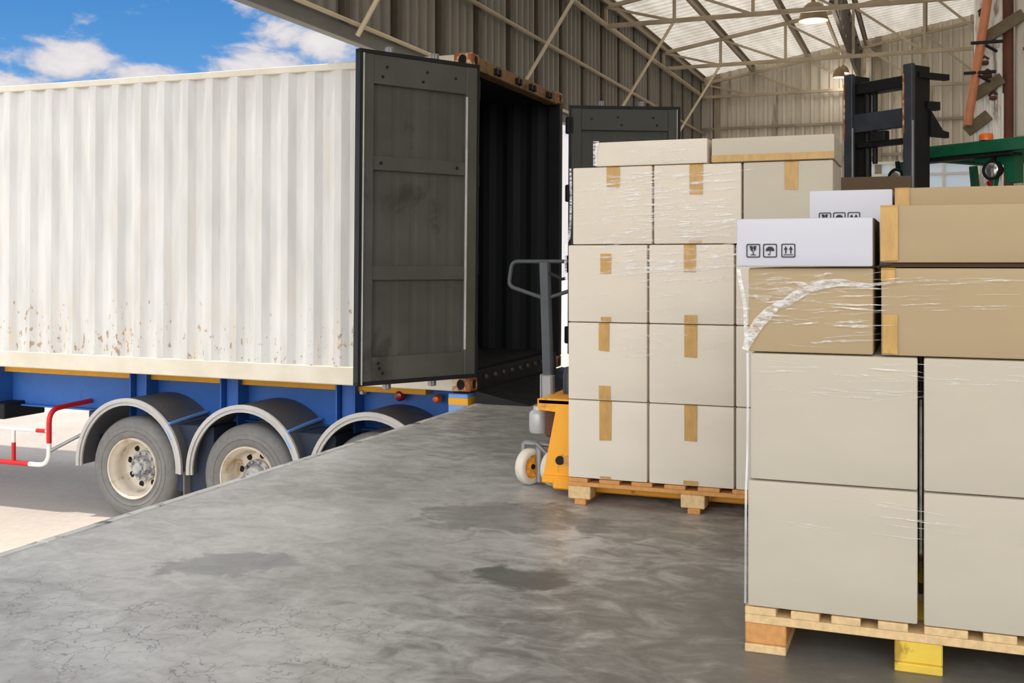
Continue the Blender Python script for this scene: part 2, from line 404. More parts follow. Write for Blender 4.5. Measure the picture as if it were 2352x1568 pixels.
def obj(name, bm, mat, parent=None, smooth=None, recalc=True):
    if recalc: bmesh.ops.recalc_face_normals(bm, faces=bm.faces)
    me = bpy.data.meshes.new(name); bm.to_mesh(me); bm.free()
    me.materials.append(M[mat] if isinstance(mat, str) else mat)
    if smooth:
        for p in me.polygons: p.use_smooth = True
        me.set_sharp_from_angle(angle=math.radians(smooth))
    o = bpy.data.objects.new(name, me); C.objects.link(o)
    if parent is not None: o.parent = parent
    return o
def tag(o, label, cat, group=None, kind=None):
    o['label'] = label; o['category'] = cat
    if group: o['group'] = group
    if kind: o['kind'] = kind
    return o
def thing(name, label, cat, loc=(0, 0, 0), rot=(0, 0, 0), group=None):
    o = bpy.data.objects.new(name, None); C.objects.link(o); o.empty_display_size = .1
    o.location = loc; o.rotation_euler = rot
    return tag(o, label, cat, group)
def struct(name, bm, mat, parent=None, smooth=None):
    o = obj(name, bm, mat, parent, smooth); o['kind'] = 'structure'
    return o

# ------------------------------------------------------------------ the setting
DOCK_Y = 3.57
YARD = -1.315
XB = 25.4            # back wall
YW = 5.0             # hanging wall over the dock opening
roof_z = lambda y: 5.60 + (5.0 - y) * .17

def setting():
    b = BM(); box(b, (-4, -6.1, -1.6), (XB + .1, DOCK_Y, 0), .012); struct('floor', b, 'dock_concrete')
    b = BM(); box(b, (-90, DOCK_Y - .4, YARD - .4), (140, 160, YARD)); o = struct('ground', b, 'yard_concrete')
    b = BM()                                                    # steel nosing along the dock edge
    for x0 in [-4 + 1.9 * k for k in range(16)]:
        if x0 < XB: box(b, (x0 + .004, DOCK_Y - .012, -.10), (min(x0 + 1.896, XB), DOCK_Y + .042, .004), .004)
    struct('trim_1', b, 'dock_edge_steel')
    b = BM(); prism(b, [(DOCK_Y - .45, .003), (DOCK_Y - .45, .009), (DOCK_Y + .035, .105), (DOCK_Y + .045, .085), (DOCK_Y + .045, .0), (DOCK_Y - .02, .003)], 8.46, 10.78); struct('trim_2', b, 'black_steel')
    # hanging corrugated wall over the dock opening
    b = BM(); z0, z1 = 3.40, roof_z(YW) + .02; x = -2.0; pts = []
    while x < XB:
        for dx, dy in ((0, 0), (.09, 0), (.105, -.05), (.15, -.05), (.165, 0)): pts.append((x + dx, YW + .03 + dy))
        x += .21
    lo = [b.verts.new((px, py, z0)) for px, py in pts]; hi = [b.verts.new((px, py, z1)) for px, py in pts]
    for i in range(len(pts) - 1): b.faces.new((lo[i], lo[i + 1], hi[i + 1], hi[i]))
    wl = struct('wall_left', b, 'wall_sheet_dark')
    b = BM(); box(b, (-2, YW - .02, 3.277), (XB, YW + .09, 3.42), .006); struct('fascia', b, 'fascia_grey', wl)
    b = BM(); tube(b, [(-2, YW - .06, 3.43), (XB, YW - .06, 3.43)], .022, 8); struct('bottom_rail', b, 'rod_pale', wl, 60)
    b = BM(); tube(b, [(-2, YW - .08, 4.25), (XB, YW - .08, 4.25)], .028, 8); struct('girt', b, 'truss_steel', wl, 60)
    b = BM(); tube(b, [(-2, YW - .10, 5.10), (XB, YW - .10, 5.10)], .045, 10); struct('eave_beam', b, 'truss_steel', wl, 60)
    for k in range(26):
        xs = -.75 + 1.04 * k
        if xs < XB - .3:
            b = BM(); box(b, (xs - .045, YW - .05, 3.42), (xs + .045, YW + .03, 5.58), .006); struct('wall_stud', b, 'stud_dark', wl)
    # back wall
    b = BM(); pts = []; y = 5.1
    while y > -6.1:
        for dy, dx in ((0, 0), (.105, 0), (.12, -.06), (.175, -.06), (.195, 0)): pts.append((XB + dx, y - dy))
        y -= .21
    def strip(z_of0, z_of1, keep):
        for (xa, ya), (xc, yc) in zip(pts, pts[1:]):
            if keep((ya + yc) / 2): b.faces.new([b.verts.new(v) for v in ((xa, ya, z_of0(ya)), (xc, yc, z_of0(yc)), (xc, yc, z_of1(yc)), (xa, ya, z_of1(ya)))])
    inwin = lambda y: -1.17 < y < 1.6
    top = lambda y: roof_z(y) + .02
    strip(lambda y: 0, top, lambda y: not inwin(y)); strip(lambda y: 0, lambda y: 1.93, inwin); strip(lambda y: 3.42, top, inwin)
    bmesh.ops.remove_doubles(b, verts=b.verts[:], dist=1e-4)
    wb = struct('wall_back', b, 'wall_sheet')
    for zz in (4.36, 3.62):
        b = BM(); box(b, (XB - .12, -6, zz - .03), (XB - .04, 4.95, zz + .03), .005); struct('girt', b, 'purlin_steel', wb)
    for yy in (4.6, 1.0, -1.6):
        b = BM(); box(b, (XB - .14, yy - .07, 0), (XB - .04, yy + .07, roof_z(yy) - .02), .006); struct('wall_stud', b, 'purlin_steel', wb)
    b = BM(); box(b, (-3.0, -6.2, -.2), (XB, -6.08, roof_z(-6.1))); struct('wall_right', b, 'wall_sheet')
    # roof
    b = BM(); pts = []; x = -3.0
    while x < XB:
        for dx, dz in ((0, 0), (.13, 0), (.15, .035), (.19, .035), (.21, 0)): pts.append((x + dx, dz))
        x += .25
    a = [b.verts.new((px, 5.12, roof_z(5.12) + dz)) for px, dz in pts]; c = [b.verts.new((px, -6.2, roof_z(-6.2) + dz)) for px, dz in pts]
    for i in range(len(pts) - 1): b.faces.new((a[i], a[i + 1], c[i + 1], c[i]))
    ceil = struct('ceiling', b, 'roof_sheet')
    for yy in NODES:
        b = BM(); zz = roof_z(yy) - .012
        box(b, (-3.0, yy - .008, zz - .16), (XB - .05, yy + .004, zz)); box(b, (-3.0, yy - .06, zz - .012), (XB - .05, yy, zz)); box(b, (-3.0, yy - .06, zz - .16), (XB - .05, yy, zz - .148))
        struct('purlin', b, 'purlin_steel', ceil)
    # window in the back wall, pale translucent panes
    b = BM(); wx = XB - .16
    for y0 in (1.62, .70, -.36, -1.18): box(b, (wx, y0 - .03, 1.9), (wx + .08, y0 + .03, 3.45), .005)
    for z0 in (3.42, 3.15, 2.65, 2.2, 1.93): box(b, (wx - .01, -1.21, z0 - .03), (wx + .07, 1.65, z0 + .03), .005)
    wn = struct('window_1', b, 'guard_white')
    b = BM(); box(b, (wx + .045, -1.18, 1.93), (wx + .055, 1.62, 3.42)); struct('pane', b, 'window_glass', wn)
NODES = [4.92, 3.78, 2.53, 1.28, .03, -1.22, -2.47, -3.72, -4.97, -5.9]
setting()

def trusses():
    names = ['white steel roof truss nearest the camera, above the container tail', 'second steel roof truss from the camera, out over the rear container door',
             'steel roof truss whose lower chord runs just above the hanging bell lamp', 'steel roof truss whose lower chord passes above the forklift mast',
             'steel roof truss lying flat against the corrugated back wall']
    for X, lab in zip((8.75, 12.85, 17.0, 21.15, 25.2), names):
        t = thing('roof_truss', lab, 'truss', (X, 0, 5.10), group='roof trusses')
        zt = lambda y: roof_z(y) - .20 - 5.10
        b = BM(); bar(b, (0, 4.9, 0), (0, -5.95, 0), .06, .07, .006); obj('bottom_chord', b, 'truss_steel', t)
        b = BM(); bar(b, (0, 4.9, zt(4.9)), (0, -5.95, zt(-5.95)), .06, .07, .006); obj('top_chord', b, 'truss_steel', t)
        for i, y in enumerate(NODES):
            b = BM(); bar(b, (0, y, 0), (0, y, zt(y)), .05, .05); obj('vertical_strut', b, 'truss_steel', t)
            if i + 1 < len(NODES):
                b = BM(); bar(b, (0, y, zt(y)), (0, NODES[i + 1], 0), .04, .04); obj('diagonal_strut', b, 'truss_steel', t)
        if X > 25: continue
        b = BM(); tube(b, [(0, 3.80, -.03), (0, 4.93, -1.78)], .026, 8); obj('knee_brace', b, 'rod_pale', t, 60)
    t = thing('lattice_girder', 'lengthwise lattice girder between the two far roof trusses, above the forklift', 'girder', (17.06, 1.36, 5.2))
    b = BM(); bar(b, (0, 0, 0), (8.04, 0, 0), .06, .06); obj('bottom_chord', b, 'stud_dark', t)
    b = BM(); bar(b, (0, 0, .72), (8.2, 0, .72), .06, .06); obj('top_chord', b, 'stud_dark', t)
    b = BM()
    for k in range(11):
        x0 = k * .745; bar(b, (x0, 0, 0), (x0 + .37, 0, .72), .035, .035); bar(b, (x0 + .37, 0, .72), (x0 + .745, 0, 0), .035, .035)
    obj('lattice_web', b, 'stud_dark', t)
    p = BM(); tube(p, [(8.0, 1.72, 5.78), (25.0, 1.72, 5.72)], .036, 10)
    tag(obj('conduit_pipe', p, 'rod_pale', smooth=60), 'long pale pipe slung lengthwise under the roof, carrying the lamps', 'pipe')
trusses()

def bell_lamp(loc, r, h, label, group, watts):
    drop = 5.672 - loc[2]
    t = thing('bell_lamp', label, 'lamp', loc, group=group)
    b = BM()
    pr = [(1.0 * h, .10 * r), (.86 * h, .16 * r), (.80 * h, .42 * r), (.62 * h, .70 * r), (.36 * h, .88 * r), (.10 * h, .97 * r), (0, r), (0, .95 * r), (.12 * h, .92 * r), (.36 * h, .83 * r), (.6 * h, .66 * r), (.77 * h, .38 * r)]
    lathe(b, pr, 28, Matrix.Rotation(-PI / 2, 4, 'Y')); obj('lamp_shade', b, 'lamp_brown', t, 50)
    b = BM(); lathe(b, [(.16 * h, .9 * r), (.05 * h, .86 * r), (.0, .5 * r), (-.01, 0)], 28, Matrix.Rotation(-PI / 2, 4, 'Y')); obj('diffuser', b, 'lamp_glow', t, 50)
    l = bpy.data.lights.new('lamp_light', 'POINT'); l.energy = watts; l.shadow_soft_size = r * .8; l.color = (1, .93, .82)
    lo = bpy.data.objects.new('lamp_light', l); C.objects.link(lo); lo.parent = t; lo.location = (0, 0, -r)
    b = BM(); tube(b, [(0, 0, h * .95), (0, 0, drop)], .016, 8); obj('stem', b, 'rod_pale', t, 60)
bell_lamp((18.1, 1.72, 5.16), .235, .36, 'large brown bell lamp hanging from the pipe near the roof', 'bell lamps', 45)
bell_lamp((24.9, 1.72, 5.42), .13, .20, 'upper one of the two small lamps above the forklift mast', 'bell lamps', 9)
bell_lamp((23.6, 1.72, 5.12), .13, .24, 'lower one of the two small lamps above the forklift mast', 'bell lamps', 9)

# ------------------------------------------------------------------ shipping container
TILT = math.radians(.346)
CO = Vector((8.365, 3.621, .110))
CL, CW, CH = 12.192, 2.438, 2.896

def casting(b, x, y, z, sx, sy):
    """corner casting with its oval and round openings cut as dark recesses; sx, sy point inwards"""
    box(b, (min(x, x + sx * .162), min(y, y + sy * .178), z), (max(x, x + sx * .162), max(y, y + sy * .178), z + .118), .01)
def casting_hole(b, x, y, z, sx, sy):
    n = 20
    side = [(y + sy * .09 + .036 * math.cos(2 * PI * k / n), z + .059 + .044 * math.sin(2 * PI * k / n)) for k in range(n)]
    prism(b, side, x - sx * .003, x + sx * .02)
    end = [(.082 * sx + x + .03 * math.cos(2 * PI * k / n), z + .059 + .04 * math.sin(2 * PI * k / n)) for k in range(n)]
    R = Matrix(((0, 1, 0, 0), (1, 0, 0, 0), (0, 0, 1, 0), (0, 0, 0, 1)))
    prism(b, end, y - sy * .003, y + sy * .02, R)

def corrugated(x_out, depth, y0, y1, z0, z1, sign=1):
    b = BM(); pts = []; y = y0; per = .278
    while y < y1:
        for dy, k in ((0, 0), (.072, 0), (.140, 1), (.210, 1)): pts.append((min(y + dy, y1), k))
        y += per
    pts.append((y1, 0))
    lo = [b.verts.new((x_out + sign * k * depth, yy, z0)) for yy, k in pts]; hi = [b.verts.new((x_out + sign * k * depth, yy, z1)) for yy, k in pts]
    for i in range(len(pts) - 1):
        if pts[i + 1][0] - pts[i][0] > 1e-4: b.faces.new((lo[i], lo[i + 1], hi[i + 1], hi[i]))
    return b

def container():
    t = thing('shipping_container', 'long rust-specked white shipping container with its rear doors open at the dock', 'container', CO, (TILT, 0, 0))
    obj('side_wall', corrugated(.004, .036, .16, CL - .16, .15, CH - .07), 'container_white', t)
    obj('side_wall', corrugated(CW - .01, .036, .125, CL - .16, .15, CH - .07, -1), 'container_inside_shade', t)
    b = corrugated(.046, .03, .10, CL - .16, .17, CH - .05); obj('inner_wall_shade', b, 'container_inside_shade', t)  # separate inner face of the side wall, carrying the painted dark
    b = BM(); box(b, (.0, .16, .0), (.055, CL - .16, .165), .008); obj('bottom_rail', b, 'container_rail', t)
    b = BM(); box(b, (CW - .055, .13, 0), (CW, CL - .16, .165), .008); obj('bottom_rail', b, 'container_inside_shade', t)
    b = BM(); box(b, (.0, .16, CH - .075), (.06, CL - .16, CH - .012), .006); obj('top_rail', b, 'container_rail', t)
    b = BM(); box(b, (CW - .06, .13, CH - .085), (CW, CL - .16, CH - .012), .006); obj('top_rail', b, 'container_inside_shade', t)
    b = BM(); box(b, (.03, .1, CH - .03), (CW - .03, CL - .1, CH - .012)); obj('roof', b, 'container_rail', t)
    b = BM(); box(b, (.05, .14, CH - .05), (CW - .05, CL - .1, CH - .033)); obj('inner_roof', b, 'container_inside_shade', t)
    b = BM(); box(b, (.05, .12, .12), (CW - .05, CL - .1, .165)); obj('cargo_floor', b, 'container_inside_shade', t)
    b = BM(); box(b, (.02, CL - .10, .05), (CW - .02, CL - .02, CH - .03)); obj('front_wall', b, 'container_inside_shade', t)
    b = BM()
    for k in range(30): box(b, (.06, .5 + .4 * k, .0), (CW - .06, .56 + .4 * k, .12))
    obj('cross_members', b, 'under_dark', t)
    for x, sx in ((0, 1), (CW, -1)):
        b = BM()
        box(b, (min(x, x + sx * .10), .0, .118), (max(x, x + sx * .10), .13, CH - .118), .008)
        obj('corner_post', b, 'rusty_paint' if sx > 0 else 'black_steel', t)
        for zz in (0, CH - .118):
            b = BM(); casting(b, x, 0, zz, sx, 1); c = obj('corner_casting', b, 'rust', t)
            b = BM(); casting_hole(b, x, 0, zz, sx, 1); obj('casting_opening', b, 'dark_hole', c)
            b = BM(); casting(b, x, CL, zz, sx, -1); obj('corner_casting', b, 'container_rail', t)
    b = BM(); box(b, (.162, .0, CH - .135), (CW - .162, .12, CH - .02), .006); hd = obj('header', b, 'rusty_paint', t)
    b = BM()
    for xx in (.52, .60, 1.05, 1.13, 1.42, 1.52, 1.92, 2.0):
        box(b, (xx - .03, -.035, CH - .115), (xx + .012, .01, CH - .055), .006)
    obj('cam_keeper', b, 'black_steel', hd)
    b = BM(); box(b, (.162, .0, -.02), (CW - .162, .13, .165), .006); sl = obj('sill', b, 'black_steel', t)
    for k in range(9):
        b = BM(); lathe(b, [(-.02, 0), (-.02, .018), (.01, .022)], 10, Matrix.Translation((.34 + .21 * k, 0, .10)) @ Matrix.Rotation(PI / 2, 4, 'Z'))
        obj('sill_bolt', b, 'bolt_dull', sl)

    def door(label, hinge, ang, z0, w, side, mat):
        """leaf from its hinge (local x = 0) to its free edge; the inner face is local y * side > 0"""
        H = 2.63
        inv = Matrix.Rotation(-TILT, 4, 'X')
        e = bpy.data.objects.new('cargo_door', None)
        # the frame of the leaf is the part itself; everything else hangs from it
        b = BM(); T = .055
        Y = lambda a, c: (min(a * side, c * side), max(a * side, c * side))
        def bx(bm, x0, x1, z0_, z1_, a, c, bev=.004):
            y0, y1 = Y(a, c); box(bm, (x0, y0, z0_), (x1, y1, z1_), bev)
        bx(b, .02, .13, .03, H - .03, -.03, .045); bx(b, w - .13, w - .02, .03, H - .03, -.03, .045)
        bx(b, .13, w - .13, .03, .22, -.03, .040); bx(b, .13, w - .13, H - .26, H - .03, -.03, .040)
        bx(b, .13, w - .13, H * .335 - .055, H * .335 + .055, -.02, .034); bx(b, .13, w - .13, H * .665 - .055, H * .665 + .055, -.02, .034)
        d = obj('cargo_door', b, mat, t)
        d.location = inv @ (Vector((hinge[0], hinge[1], z0)) - CO); d.rotation_euler = (-TILT, 0, ang)
        if label: d['label'] = label
        b = BM()
        n = 5; cw = (w - .26) / n; pts = []
        for k in range(n):
            x0 = .13 + k * cw; pts += [(x0, 0), (x0 + cw * .55, 0), (x0 + cw * .7, -.003), (x0 + cw * .85, -.003)]
        pts.append((w - .13, 0))
        lo = [b.verts.new((x, (.006 + y) * side, .2)) for x, y in pts]; hi = [b.verts.new((x, (.006 + y) * side, H - .24)) for x, y in pts]
        for i in range(len(pts) - 1): b.faces.new((lo[i], lo[i + 1], hi[i + 1], hi[i]))
        obj('door_panel', b, mat, d)
        b = BM(); bx(b, 0, .022, 0, H, -.02, .05, 0); bx(b, w - .022, w, 0, H, -.02, .05, 0); bx(b, 0, w, 0, .03, -.02, .045, 0); bx(b, 0, w, H - .03, H, -.02, .045, 0)
        obj('gasket', b, 'gasket', d)
        b = BM(); bx(b, w - .040, w - .030, .01, H - .03, .030, .056, .002); side > 0 and bx(b, .118, .131, .24, H - .28, .030, .050, .002); obj('gasket_lip_highlight', b, 'gasket_and_highlight', d)  # hinge-side bar is a painted highlight along the leaf's inner edge
        for xx in (.36, .80):
            b = BM(); tube(b, [(xx, -.075 * side, -.05), (xx, -.075 * side, H + .06)], .017, 10); r = obj('locking_bar', b, 'grey_steel', d, 60)
            b = BM()
            for zz in (-.04, H + .035): box(b, (xx - .03, -.10 * side - .02, zz - .02), (xx + .03, -.10 * side + .03, zz + .035), .006)
            obj('locking_cam', b, 'grey_steel', r)
            b = BM()
            for zz in (.25, .9, 1.7, 2.4): box(b, (xx - .045, -.075 * side - .03, zz - .04), (xx + .045, -.075 * side + .03, zz + .04), .006)
            obj('bar_guide', b, 'door_grey', r)
            b = BM(); bar(b, (xx, -.11 * side, 1.05), (xx + .42 * (1 if xx < .5 else -1) * .9, -.11 * side, 1.05), .02, .035, .006); obj('bar_handle', b, 'grey_steel', r)
        for zz in (.2, .95, 1.7, 2.42):
            b = BM(); box(b, (-.035, -.05, zz - .09), (.05, .02, zz + .09), .01); obj('hinge', b, 'black_steel', d)
        for (xx, zz) in ((.24, H - .14), (.52, H - .12), (.56, H - .2), (.9, H - .12), (.94, H - .2), (w - .2, .13), (w - .23, .09), (w - .19, .17), (.22, H * .665), (w - .2, H * .665)):
            b = BM(); lathe(b, [(.040 * side, .013), (.046 * side, .011), (.046 * side, 0)], 10, Matrix.Translation((xx, 0, zz)) @ Matrix.Rotation(PI / 2, 4, 'Z'))
            obj('rivet', b, 'gasket', d)
    door('near cargo door swung back along the container side', (8.325, 3.572), math.atan2(.585, -.977), .246, 1.150, 1, 'door_grey')
    door('far cargo door swung out over the dock behind the stacked cartons', (10.795, 3.548), math.atan2(-1.08, .5), .246, 1.19, -1, 'door_grey_dark')
container()

# ------------------------------------------------------------------ trailer under the container
def trailer():
    t = thing('trailer', 'blue skeletal trailer with grey mudguards carrying the white container', 'trailer', (CO.x, CO.y, 0))
    ox, oy = CO.x, CO.y
    tl = lambda y: (y) * math.tan(TILT)
    L = lambda X, Y, z: Vector((X - ox, Y - oy, z))
    # main beams, following the slight nose-up tilt of the load
    for X in (9.02, 10.16):
        b = BM(); bar(b, L(X, 3.75, -.15), L(X, 15.6, -.15 + tl(11.85)), .016, .44, up=Vector((0, 0, 1)))
        bar(b, L(X, 3.75, -.375), L(X, 15.6, -.375 + tl(11.85)), .14, .018); obj('main_beam', b, 'trailer_blue', t)
    b = BM(); bar(b, L(8.985, 4.30, .034), L(8.985, 15.6, .034 + tl(11.3)), .17, .085, .004)
    obj('top_flange', b, 'stripe_yellow', t)
    for Y in (9.50, 7.522, 6.41, 5.102):
        b = BM(); z = .085 + tl(Y - oy)
        box(b, L(8.87, Y - .065, -.39), L(9.01, Y + .065, z), .006)
        box(b, L(8.80, Y + .075, -.39), L(9.01, Y + .092, z)); box(b, L(8.83, Y - .10, -.39), L(9.01, Y - .085, z))
        obj('stiffener', b, 'trailer_blue', t)
    for Y in (4.0, 5.1, 6.41, 7.5, 9.5, 11.5, 13.5):
        b = BM(); box(b, L(9.1, Y - .05, -.3), L(10.1, Y + .05, .05 + tl(Y - oy)), .006); obj('cross_member', b, 'under_dark', t)
    # rear twist-lock bracket with its yellow band
    b = BM(); box(b, L(8.40, 3.66, -.20), L(9.0, 3.845, .085), .008); r = obj('corner_bracket', b, 'bracket_blue', t)
    b = BM(); box(b, L(8.396, 3.657, -.012), L(8.6, 3.842, .05), .003); obj('bracket_band', b, 'stripe_yellow', r)
    b = BM(); box(b, L(9.0, 3.66, -.45), L(10.8, 3.80, .08), .008); obj('rear_beam', b, 'trailer_blue', t)
    for Y, z, m, rr, nm in ((4.576, -.018, 'lamp_red', .045, 'marker_lamp'), (4.19, -.029, 'lamp_orange', .035, 'marker_lamp'), (4.963, -.002, 'rim_cream', .022, 'marker_lamp')):
        b = BM(); lathe(b, [(.02, rr * 1.15), (-.02, rr * 1.15), (-.03, rr), (-.055, rr * .8), (-.065, 0)], 16, Matrix.Translation(L(8.93, Y, z - .01)))
        obj(nm, b, m, t, 50)['label'] = {'lamp_red': 'red round marker lamp', 'lamp_orange': 'orange round marker lamp', 'rim_cream': 'small pale lamp'}[m]
    # axles, wheels, mudguards
    WR = .505
    for wi, Y in enumerate((7.265, 5.930, 4.595)):
        zc = YARD + WR
        b = BM(); tube(b, [L(8.62, Y, zc), L(10.6, Y, zc)], .07, 14); obj('axle', b, 'under_dark', t, 60)
        for side in ((1, 8.42, 1), (2, 10.76, -1)):
            _, xo, sg = side
            for k, off in enumerate((0, .33)):
                mt = Matrix.Translation(L(xo + sg * off, Y, zc)) @ Matrix.Diagonal((sg, 1, 1, 1))
                b = BM()
                pr = [(.035, .292), (.02, .31), (.006, .345), (.001, .362), (.007, .367), (.001, .372), (.0, .385), (.0, .41), (.006, .414), (.006, .425), (.022, .470), (.05, .493), (.075, .503), (.10, WR), (.20, WR), (.225, .503), (.25, .493), (.278, .470), (.294, .425), (.30, .385), (.29, .33), (.265, .292)]
                lathe(b, pr, 56, mt, close=True)
                w = obj('wheel', b, 'rubber', t, 40)
                if k == 0:
                    b = BM(); pr = [(.05, .30), (.012, .302), (.004, .296), (.008, .286), (.05, .270), (.06, .258), (.13, .250), (.185, .236), (.205, .212), (.207, .135), (.21, .12)]
                    lathe(b, pr, 48, mt); rm = obj('rim', b, 'rim_cream', w, 45)
                    b = BM(); pr = [(.21, .150), (.178, .152), (.172, .146), (.172, .108), (.145, .100), (.115, .094), (.107, .085), (.111, .05), (.101, .045), (.099, 0)]
                    lathe(b, pr, 32, mt)
                    for q in range(10):
                        a = 2 * PI * q / 10
                        lathe(b, [(.172, .014), (.148, .014), (.145, .008), (.145, 0)], 8, mt @ Matrix.Translation((0, .130 * math.cos(a), .130 * math.sin(a))))
                    obj('hub', b, 'hub_grey', w, 45)
                    for q in range(8):
                        a = 2 * PI * (q + .3) / 8; b = BM()
                        lathe(b, [(.212, .030), (.2035, .030), (.2035, 0)], 14, mt @ Matrix.Translation((0, .192 * math.cos(a), .192 * math.sin(a))))
                        obj('hand_hole', b, 'dark_hole', w)
            # mudguard: an arched sheet with a rolled light edge
            n = 30; R0 = .655; x0, x1 = (xo - .04, xo + .62) if sg > 0 else (xo + .04, xo - .62)
            arc = []
            for k in range(n + 1):
                a = math.radians(-3 + 186 * k / n)
                arc.append((Y + R0 * math.cos(a) * .965, zc + .035 + R0 * math.sin(a) * 1.0))
            b = BM()
            inn = [(Y + (y - Y) * .982, zc + .035 + (z - zc - .035) * .982) for y, z in arc]
            poly = arc + inn[::-1]
            A = [b.verts.new(L(x0, y, z)) for y, z in poly]; B_ = [b.verts.new(L(x1, y, z)) for y, z in poly]; m_ = len(poly)
            for i in range(m_):
                j = (i + 1) % m_; b.faces.new((A[i], A[j], B_[j], B_[i]))
            for E_ in (A, B_):
                for i in range(n): b.faces.new((E_[i], E_[i + 1], E_[m_ - 2 - i], E_[m_ - 1 - i]))
            f = obj('mudguard', b, 'fender_grey', t, 35)
            b = BM()
            out = [(Y + (y - Y) * 1.012, zc + .035 + (z - zc - .035) * 1.012) for y, z in arc]
            mid = [(Y + (y - Y) * .955, zc + .035 + (z - zc - .035) * .955) for y, z in arc]
            inn2 = [(Y + (y - Y) * .905, zc + .035 + (z - zc - .035) * .905) for y, z in arc]
            d = -.012 * sg
            for (p0, xa), (p1, xb) in (((out, .012), (out, -.016)), ((out, -.016), (mid, -.016)), ((mid, -.016), (mid, .0)), ((mid, .0), (inn2, -.010)), ((inn2, -.010), (inn2, .012))):
                a_ = [b.verts.new(L(x0 + xa * sg, y, z)) for y, z in p0]; c_ = [b.verts.new(L(x0 + xb * sg, y, z)) for y, z in p1]
                for i in range(n): b.faces.new((a_[i], a_[i + 1], c_[i + 1], c_[i]))
            obj('mudguard_rim', b, 'fender_edge', f, 40)
            if sg > 0:
                b = BM(); yy = Y - R0 * .965
                box(b, L(x0 + .03, yy - .012, zc - .42), L(x0 + .60, yy + .004, zc + .02), .003); obj('mud_flap', b, 'rubber', t)
                b = BM(); yy = Y - .36; zz = zc + .46
                bar(b, L(x0 + .02, yy - .10, zz + .01), L(x0 + .62, yy - .10, zz + .05), .05, .025, .004)
                bar(b, L(x0 + .0, yy - .10, zz + .01), L(x0 + .0, yy - .17, zz - .13), .02, .05, .004)
                obj('mudguard_bracket', b, 'bracket_blue', t)
                b = BM(); box(b, L(x0 + .12, yy - .55, zc - .2), L(x0 + .60, yy - .12, zz - .01), .01)
                obj('suspension_hanger', b, 'under_dark', t)
    b = BM(); box(b, L(8.62, 7.84, -.72), L(8.98, 7.98, -.30), .01); obj('suspension_hanger', b, 'under_dark', t)
    # side guard rail of white tube with red bands
    X = 8.42; r = .024
    def path(pts, n=5):
        out = []
        for i, p in enumerate(pts):
            p = Vector(p)
            if 0 < i < len(pts) - 1:
                a = Vector(pts[i - 1]); c = Vector(pts[i + 1]); la = min(.14, (a - p).length * .45); lc = min(.14, (c - p).length * .45)
                A_ = p + (a - p).normalized() * la; C_ = p + (c - p).normalized() * lc
                for k in range(n + 1):
                    s = k / n; out.append(A_ * (1 - s) ** 2 + p * 2 * s * (1 - s) + C_ * s * s)
            else: out.append(p)
        return out
    b = BM(); loop = [L(X, 12.2, -.848), L(X, 8.30, -.848), L(X, 8.30, -.28), L(9.0, 8.30, -.26)]
    tube(b, path(loop), r, 12); g = obj('side_guard', b, 'guard_white', t, 60); g['label'] = 'white tubular side guard with red bands'
    b = BM(); tube(b, [L(X, 12.2, -.50), L(X, 8.31, -.50)], .018, 10); obj('guard_bar', b, 'guard_white', g, 60)
    for Y in (8.77, 9.9, 11.0):
        b = BM(); tube(b, [L(X, Y, -.50), L(X, Y, -.84)], .019, 10); obj('guard_bar', b, 'guard_white', g, 60)
        b = BM(); tube(b, [L(X, Y, -.64), L(X, Y, -.835)], .0215, 10); obj('red_band', b, 'guard_red', g, 60)
    b = BM(); tube(b, path([L(X, 8.30, -.62), L(X, 8.30, -.28), L(9.0, 8.30, -.26)]), .0265, 12); obj('red_band', b, 'guard_red', g, 60)
    for y0, y1, z, rr in ((8.56, 9.6, -.848, .0262), (8.34, 8.46, -.50, .0205)):
        b = BM(); tube(b, [L(X, y0, z), L(X, y1, z)], rr, 12); obj('red_band', b, 'guard_red', g, 60)
    b = BM(); tube(b, [L(X, 8.29, -.70), L(8.72, 7.93, -.46)], .018, 10); obj('guard_stay', b, 'grey_steel', g, 60)
    # the guard on the far side, its bars in shade
    b = BM(); tube(b, [L(10.7, 12.0, -.55), L(10.7, 8.2, -.55)], .022, 10)
    for Y in (8.6, 9.3, 10.1): tube(b, [L(10.7, Y, -.55), L(10.7, Y, -.30)], .022, 10)
    obj('far_side_guard', b, 'guard_red', t, 60)
    b = BM(); box(b, L(8.72, 9.22, -.47), L(9.3, 10.1, -.30), .012); obj('tool_box', b, 'black_steel', t)
trailer()

